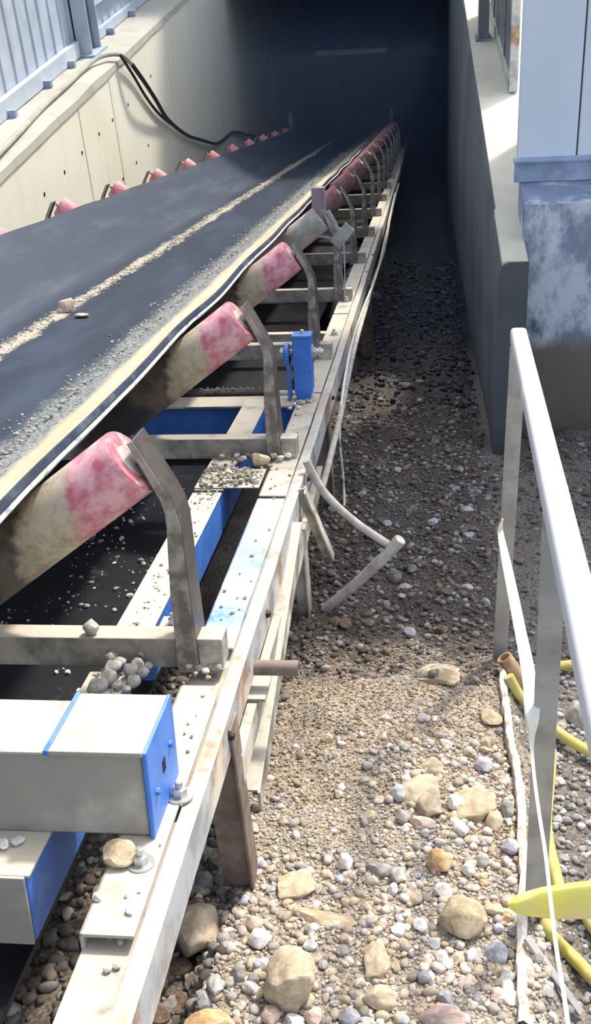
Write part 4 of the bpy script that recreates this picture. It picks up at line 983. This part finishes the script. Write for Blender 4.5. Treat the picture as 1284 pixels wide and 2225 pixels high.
on_steel([(548, 1208, 10), (533, 1300, 9), (482, 1318, 11), (506, 1332, 12), (482, 1346, 8)], -0.985, 'pebbles on the blue plate', ['white', 'tan'], 'pebble on the blue girder plate')
on_steel([(x, 1004 + random.uniform(-14, 12), random.uniform(9, 20)) for x in range(466, 642, 8)], -0.9795, 'pebbles heaped at the second bracket', ['grey', 'tan', 'white', 'dark'], 'pebble in the heap at the foot of the second bracket')
on_steel([(640, 882, 13), (655, 878, 16), (668, 874, 12), (630, 890, 10), (648, 888, 12)], -0.984, 'pebbles under the sensor block', ['white', 'grey'], 'pebble at the foot of the blue sensor block')
p = on_w(566, 1008, -0.975); cobble(p.x, p.y, 0.024, 'tan', 'round buff cobble on the pebble heap by the second bracket', 'stones on the steelwork', z=-0.984, flat=0.9)
p = on_w(263, 1872, -0.986); cobble(p.x, p.y, 0.026, 'tan', 'large yellowish stone on the girder plate below the box girder', 'stones on the steelwork', z=-0.986, flat=0.6)
p = on_w(195, 1878, -0.986)
lumps = [(212, 1494, 44), (236, 1478, 44), (262, 1452, 30), (285, 1462, 42), (300, 1448, 38), (312, 1432, 34), (268, 1436, 30), (245, 1440, 34), (255, 1488, 24), (290, 1482, 34), (310, 1462, 30), (275, 1494, 20), (228, 1510, 22), (322, 1446, 24), (248, 1462, 34), (196, 1510, 18)]
for i, (x, y, wp) in enumerate(sorted(lumps)):
    p = on_w(x, y, -0.975); r = wp * p.length / FPX / 2
    cobble(p.x, p.y, r, 'mud', 'grey mud lump on the heap behind the box girder, ' + lefts(i), 'mud lumps on the inner beam', z=-0.984 + (0.012 if i in (4, 5, 7, 14) else 0), flat=0.85)
p = on_v(188, 1412, 1.70); cobble(p.x, 1.735, 0.017, 'mud', 'single pale mud lump lying on the cross bar of the nearest idler', 'stones on the steelwork', z=-0.926, flat=0.9)
p = on_w(145, 672, -0.84); cobble(p.x, p.y, 0.034, 'pink', 'reddish rock lying on the conveyor belt', 'rocks on the belt', z=-0.852, flat=0.95)
p = on_w(176, 684, -0.84); o = cobble(p.x, p.y, 0.030, 'tan', 'small flat buff chip on the belt beside the reddish rock', 'rocks on the belt', z=-0.852, flat=0.35)
for (x, y), sd_ in (((50, 1815), 'right'), ((20, 1822), 'left')):
    p = on_w(x, y, -0.984); cobble(p.x, p.y - 0.02, 0.010, 'white', sd_ + ' one of two white chips on the inner beam under the box girder', 'chips under the box girder', z=-0.984)

# ---------------------------------------------------------------- gravel nobody could count
def ico(sub):
    b = bmesh.new(); bmesh.ops.create_icosphere(b, subdivisions=sub, radius=1.0)
    v = np.array([tuple(x.co) for x in b.verts]); f = np.array([[q.index for q in t_.verts] for t_ in b.faces]); b.free(); return v, f
ICO1, ICO2 = ico(1), ico(2)
def variants(base, n, amp):
    out = []
    for _ in range(n):
        v = base.copy(); v *= (1 + rng.uniform(-amp, amp, (len(v), 1)))
        for _k in range(5):
            nr = rng.normal(size=3); nr /= np.linalg.norm(nr); dd = rng.uniform(0.6, 0.85); e = v @ nr - dd; v = v - np.outer(np.where(e > 0, e, 0) * 0.9, nr)
        out.append(v)
    return out
V1, V2 = variants(ICO1[0], 12, 0.16), variants(ICO2[0], 12, 0.10)
PAL = {'gloom_navy': [(50, 56, 64), (66, 72, 80), (40, 45, 54), (84, 88, 94), (74, 70, 68)],  # blue-dark tones put the tunnel gloom into the far gravel
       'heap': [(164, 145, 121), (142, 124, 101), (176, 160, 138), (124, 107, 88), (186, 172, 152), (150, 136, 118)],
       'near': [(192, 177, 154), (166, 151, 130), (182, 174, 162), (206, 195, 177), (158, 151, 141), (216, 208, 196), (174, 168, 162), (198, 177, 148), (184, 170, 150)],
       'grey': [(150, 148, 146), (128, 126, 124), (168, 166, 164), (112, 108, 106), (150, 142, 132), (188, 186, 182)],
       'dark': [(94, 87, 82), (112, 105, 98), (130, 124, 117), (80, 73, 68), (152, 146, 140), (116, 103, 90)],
       'pale': [(206, 200, 188), (180, 174, 162), (224, 218, 208), (160, 156, 148)],
       'fines': [(176, 168, 150), (150, 144, 132), (196, 188, 168), (128, 126, 120)]}
def gravel(name, P, R_, pal, label, cat, big=False, flat=0.72):
    base = (V2 if big else V1); F = (ICO2 if big else ICO1)[1]; n = len(P); nv = len(base[0])
    idx = rng.integers(0, len(base), n); A = np.stack(base)[idx]
    ang = rng.uniform(0, 2 * np.pi, n); ca, sa = np.cos(ang)[:, None], np.sin(ang)[:, None]
    tl = rng.uniform(-0.6, 0.6, n); ct_, st_ = np.cos(tl)[:, None], np.sin(tl)[:, None]
    x, y, z = A[..., 0] * rng.uniform(0.8, 1.25, (n, 1)), A[..., 1] * rng.uniform(0.75, 1.1, (n, 1)), A[..., 2] * flat * rng.uniform(0.8, 1.2, (n, 1))
    y, z = y * ct_ - z * st_, y * st_ + z * ct_
    x, y = x * ca - y * sa, x * sa + y * ca
    VV = (np.stack([x, y, z], -1) * R_[:, None, None] + P[:, None, :]).reshape(-1, 3)
    og = P.mean(0); VV = VV - og
    FF = (F[None] + (np.arange(n) * nv)[:, None, None]).reshape(-1, 3)
    me = bpy.data.meshes.new(name); me.vertices.add(len(VV)); me.vertices.foreach_set('co', VV.astype(np.float32).ravel())
    me.loops.add(FF.size); me.loops.foreach_set('vertex_index', FF.astype(np.int32).ravel())
    me.polygons.add(len(FF)); me.polygons.foreach_set('loop_start', np.arange(0, FF.size, 3, dtype=np.int32))
    me.polygons.foreach_set('use_smooth', np.full(len(FF), big))
    me.update(calc_edges=True)
    pc = np.array([lin(c)[:3] for c in PAL[pal]]); ci = pc[rng.integers(0, len(pc), n)] * rng.uniform(0.75, 1.25, (n, 1))
    at = me.attributes.new('tone', 'FLOAT_COLOR', 'POINT'); cc = np.ones((n, nv, 4), np.float32); cc[..., :3] = ci[:, None, :]; at.data.foreach_set('color', cc.ravel())
    me.materials.append(mats['pebble'])
    o = bpy.data.objects.new(name, me); COL.objects.link(o); o.matrix_world = CM @ Matrix.Translation(Vector(og)); tagset(o, label, cat, None, 'stuff'); return o
def scatter(n, u0, u1, v0, v1, rmin, rmax, keep=None, power=2.5, emb=0.3):
    P, Q = [], []
    while len(P) < n:
        u, v = random.uniform(u0, u1), random.uniform(v0, v1)
        if keep and not keep(u, v): continue
        r = rmin + (rmax - rmin) * random.random() ** power
        P.append((u, v, gw(u, v) + r * emb)); Q.append(r)
    return np.array(P), np.array(Q)
def sandy(u, v): return -0.40 < u < -0.05 and 1.75 < v < 2.5
def on_heap(u, v): return v + 0.35 * u + 0.25 * (noise.noise((u * 5, v * 5, 8))) > 1.83 - 0.0 * u
P, Q = scatter(3000, -0.42, 0.20, 0.95, 2.15, 0.0045, 0.0125, lambda u, v: not sandy(u, v) or random.random() < 0.15)
gravel('near_gravel', P, Q, 'near', 'mixed tan and grey gravel bank between girder and handrail', 'gravel', True)
P, Q = scatter(19000, -0.43, 0.20, 0.9, 2.2, 0.0016, 0.0050, lambda u, v: not on_heap(u, v))
gravel('fine_gravel', P, Q, 'near', 'fine sandy grit between the stones of the near bank', 'grit')
P, Q = scatter(11000, -0.43, 0.20, 1.6, 2.62, 0.0016, 0.0052, on_heap)
gravel('heap_grit', P, Q, 'heap', 'brown crumbly earth and grit on the crest of the bank', 'grit')
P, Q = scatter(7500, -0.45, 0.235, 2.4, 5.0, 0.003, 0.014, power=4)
gravel('shaded_gravel', P, Q, 'dark', 'gravel darkened in colour for the shade on the walkway beside the conveyor', 'gravel', True)  # stone tones carry the walkway's shade
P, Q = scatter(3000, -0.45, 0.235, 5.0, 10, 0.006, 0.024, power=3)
gravel('far_gravel', P, Q, 'gloom_navy', 'dark gravel of the walkway running into the tunnel', 'gravel')
P, Q = scatter(3600, 0.19, 0.75, 1.0, 2.8, 0.004, 0.0115)
gravel('lower_gravel', P, Q, 'grey', 'grey gravel lying lower to the right of the handrail posts', 'gravel', True)
P, Q = scatter(2600, 0.20, 1.0, 2.6, 4.66, 0.004, 0.016, lambda u, v: v < 4.45 or u > 0.42, power=3)
gravel('plinth_gravel', P, Q, 'dark', 'dark rubble and earth at the foot of the splashed plinth', 'gravel')
P, Q = scatter(2600, -0.9, -0.36, 0.9, 2.6, 0.005, 0.017, power=2)
gravel('hollow_gravel', P, Q, 'dark', 'dark earthy gravel in the hollow under the frame', 'gravel', True)
# fines on the belt: a streak down the middle and a spill along the right wing
P, Q = [], []
def belt_w(u):
    if u > -0.945: return -0.802 + (u + 0.945) * 0.735 - 0.002
    if u > -1.15: return -0.850 + max(0, (u + 1.10)) * 0.33
    return -0.851
for i in range(5200):
    v = 0.5 + 15 * random.random() ** 1.5
    if random.random() < 0.55:
        u = -1.56 + 0.03 * math.sin(v * 1.3) + 0.035 * noise.noise((v * 2.3, 0, 0)) + random.gauss(0, 0.016 + 0.012 * abs(noise.noise((v * 5, 1, 0))))
        r = random.uniform(0.0025, 0.008)
    else:
        u = -1.11 + 0.04 * noise.noise((v * 3.1, 5, 0)) + random.gauss(0, 0.035); r = random.uniform(0.002, 0.0075) * (1.4 if random.random() < 0.05 else 1)
    P.append((u, v, belt_w(u) + r * 0.3)); Q.append(r)
gravel('belt_fines', np.array(P), np.array(Q), 'fines', 'pale spilled fines lying in streaks along the belt', 'grit')
P, Q = [], []
for i in range(900):
    u, v = random.uniform(-1.2, -0.66), random.uniform(1.2, 3.2); k_ = noise.noise((u * 5, v * 3, 2))
    if k_ < -0.05: continue
    r = 0.002 + 0.008 * random.random() ** 3; P.append((u, v, -1.170 + r * 0.4)); Q.append(r)
gravel('return_belt_grit', np.array(P), np.array(Q), 'pale', 'pale grit speckled over the black return belt', 'grit')
P, Q = [], []
for i in range(420):
    s_ = random.random()
    if s_ < 0.3: u, v = random.uniform(-0.61, -0.55), random.gauss(2.68, 0.08); wz = -0.984
    elif s_ < 0.5: u, v = random.uniform(-0.6, -0.55), random.gauss(2.1, 0.25); wz = -0.984
    elif s_ < 0.7: u, v = random.gauss(-0.75, 0.15), 3.78 + random.gauss(0, 0.008); wz = -1.008
    elif s_ < 0.85: u, v = random.uniform(-0.435, -0.375), random.uniform(1.2, 3.4); wz = -0.985
    else: u, v = random.uniform(-0.61, -0.55), random.gauss(1.66, 0.05); wz = -0.984
    if 1.65 < v < 1.86 and u < -0.53 and s_ >= 0.85 and v > 1.70: continue
    r = 0.0015 + 0.004 * random.random() ** 2; P.append((u, v, wz + r * 0.4)); Q.append(r)
for i in range(420):
    u, v = random.uniform(-0.615, -0.452), random.gauss(2.74, 0.035); r = random.uniform(0.003, 0.0085)
    if not 2.66 < v < 2.81: continue
    P.append((u, v, -0.9795 + r * 0.4 + 0.010 * random.random() * math.exp(-((u + 0.5) / 0.07) ** 2))); Q.append(r)
gravel('frame_grit', np.array(P), np.array(Q), 'fines', 'loose grit scattered on the beams and girder tops', 'grit')
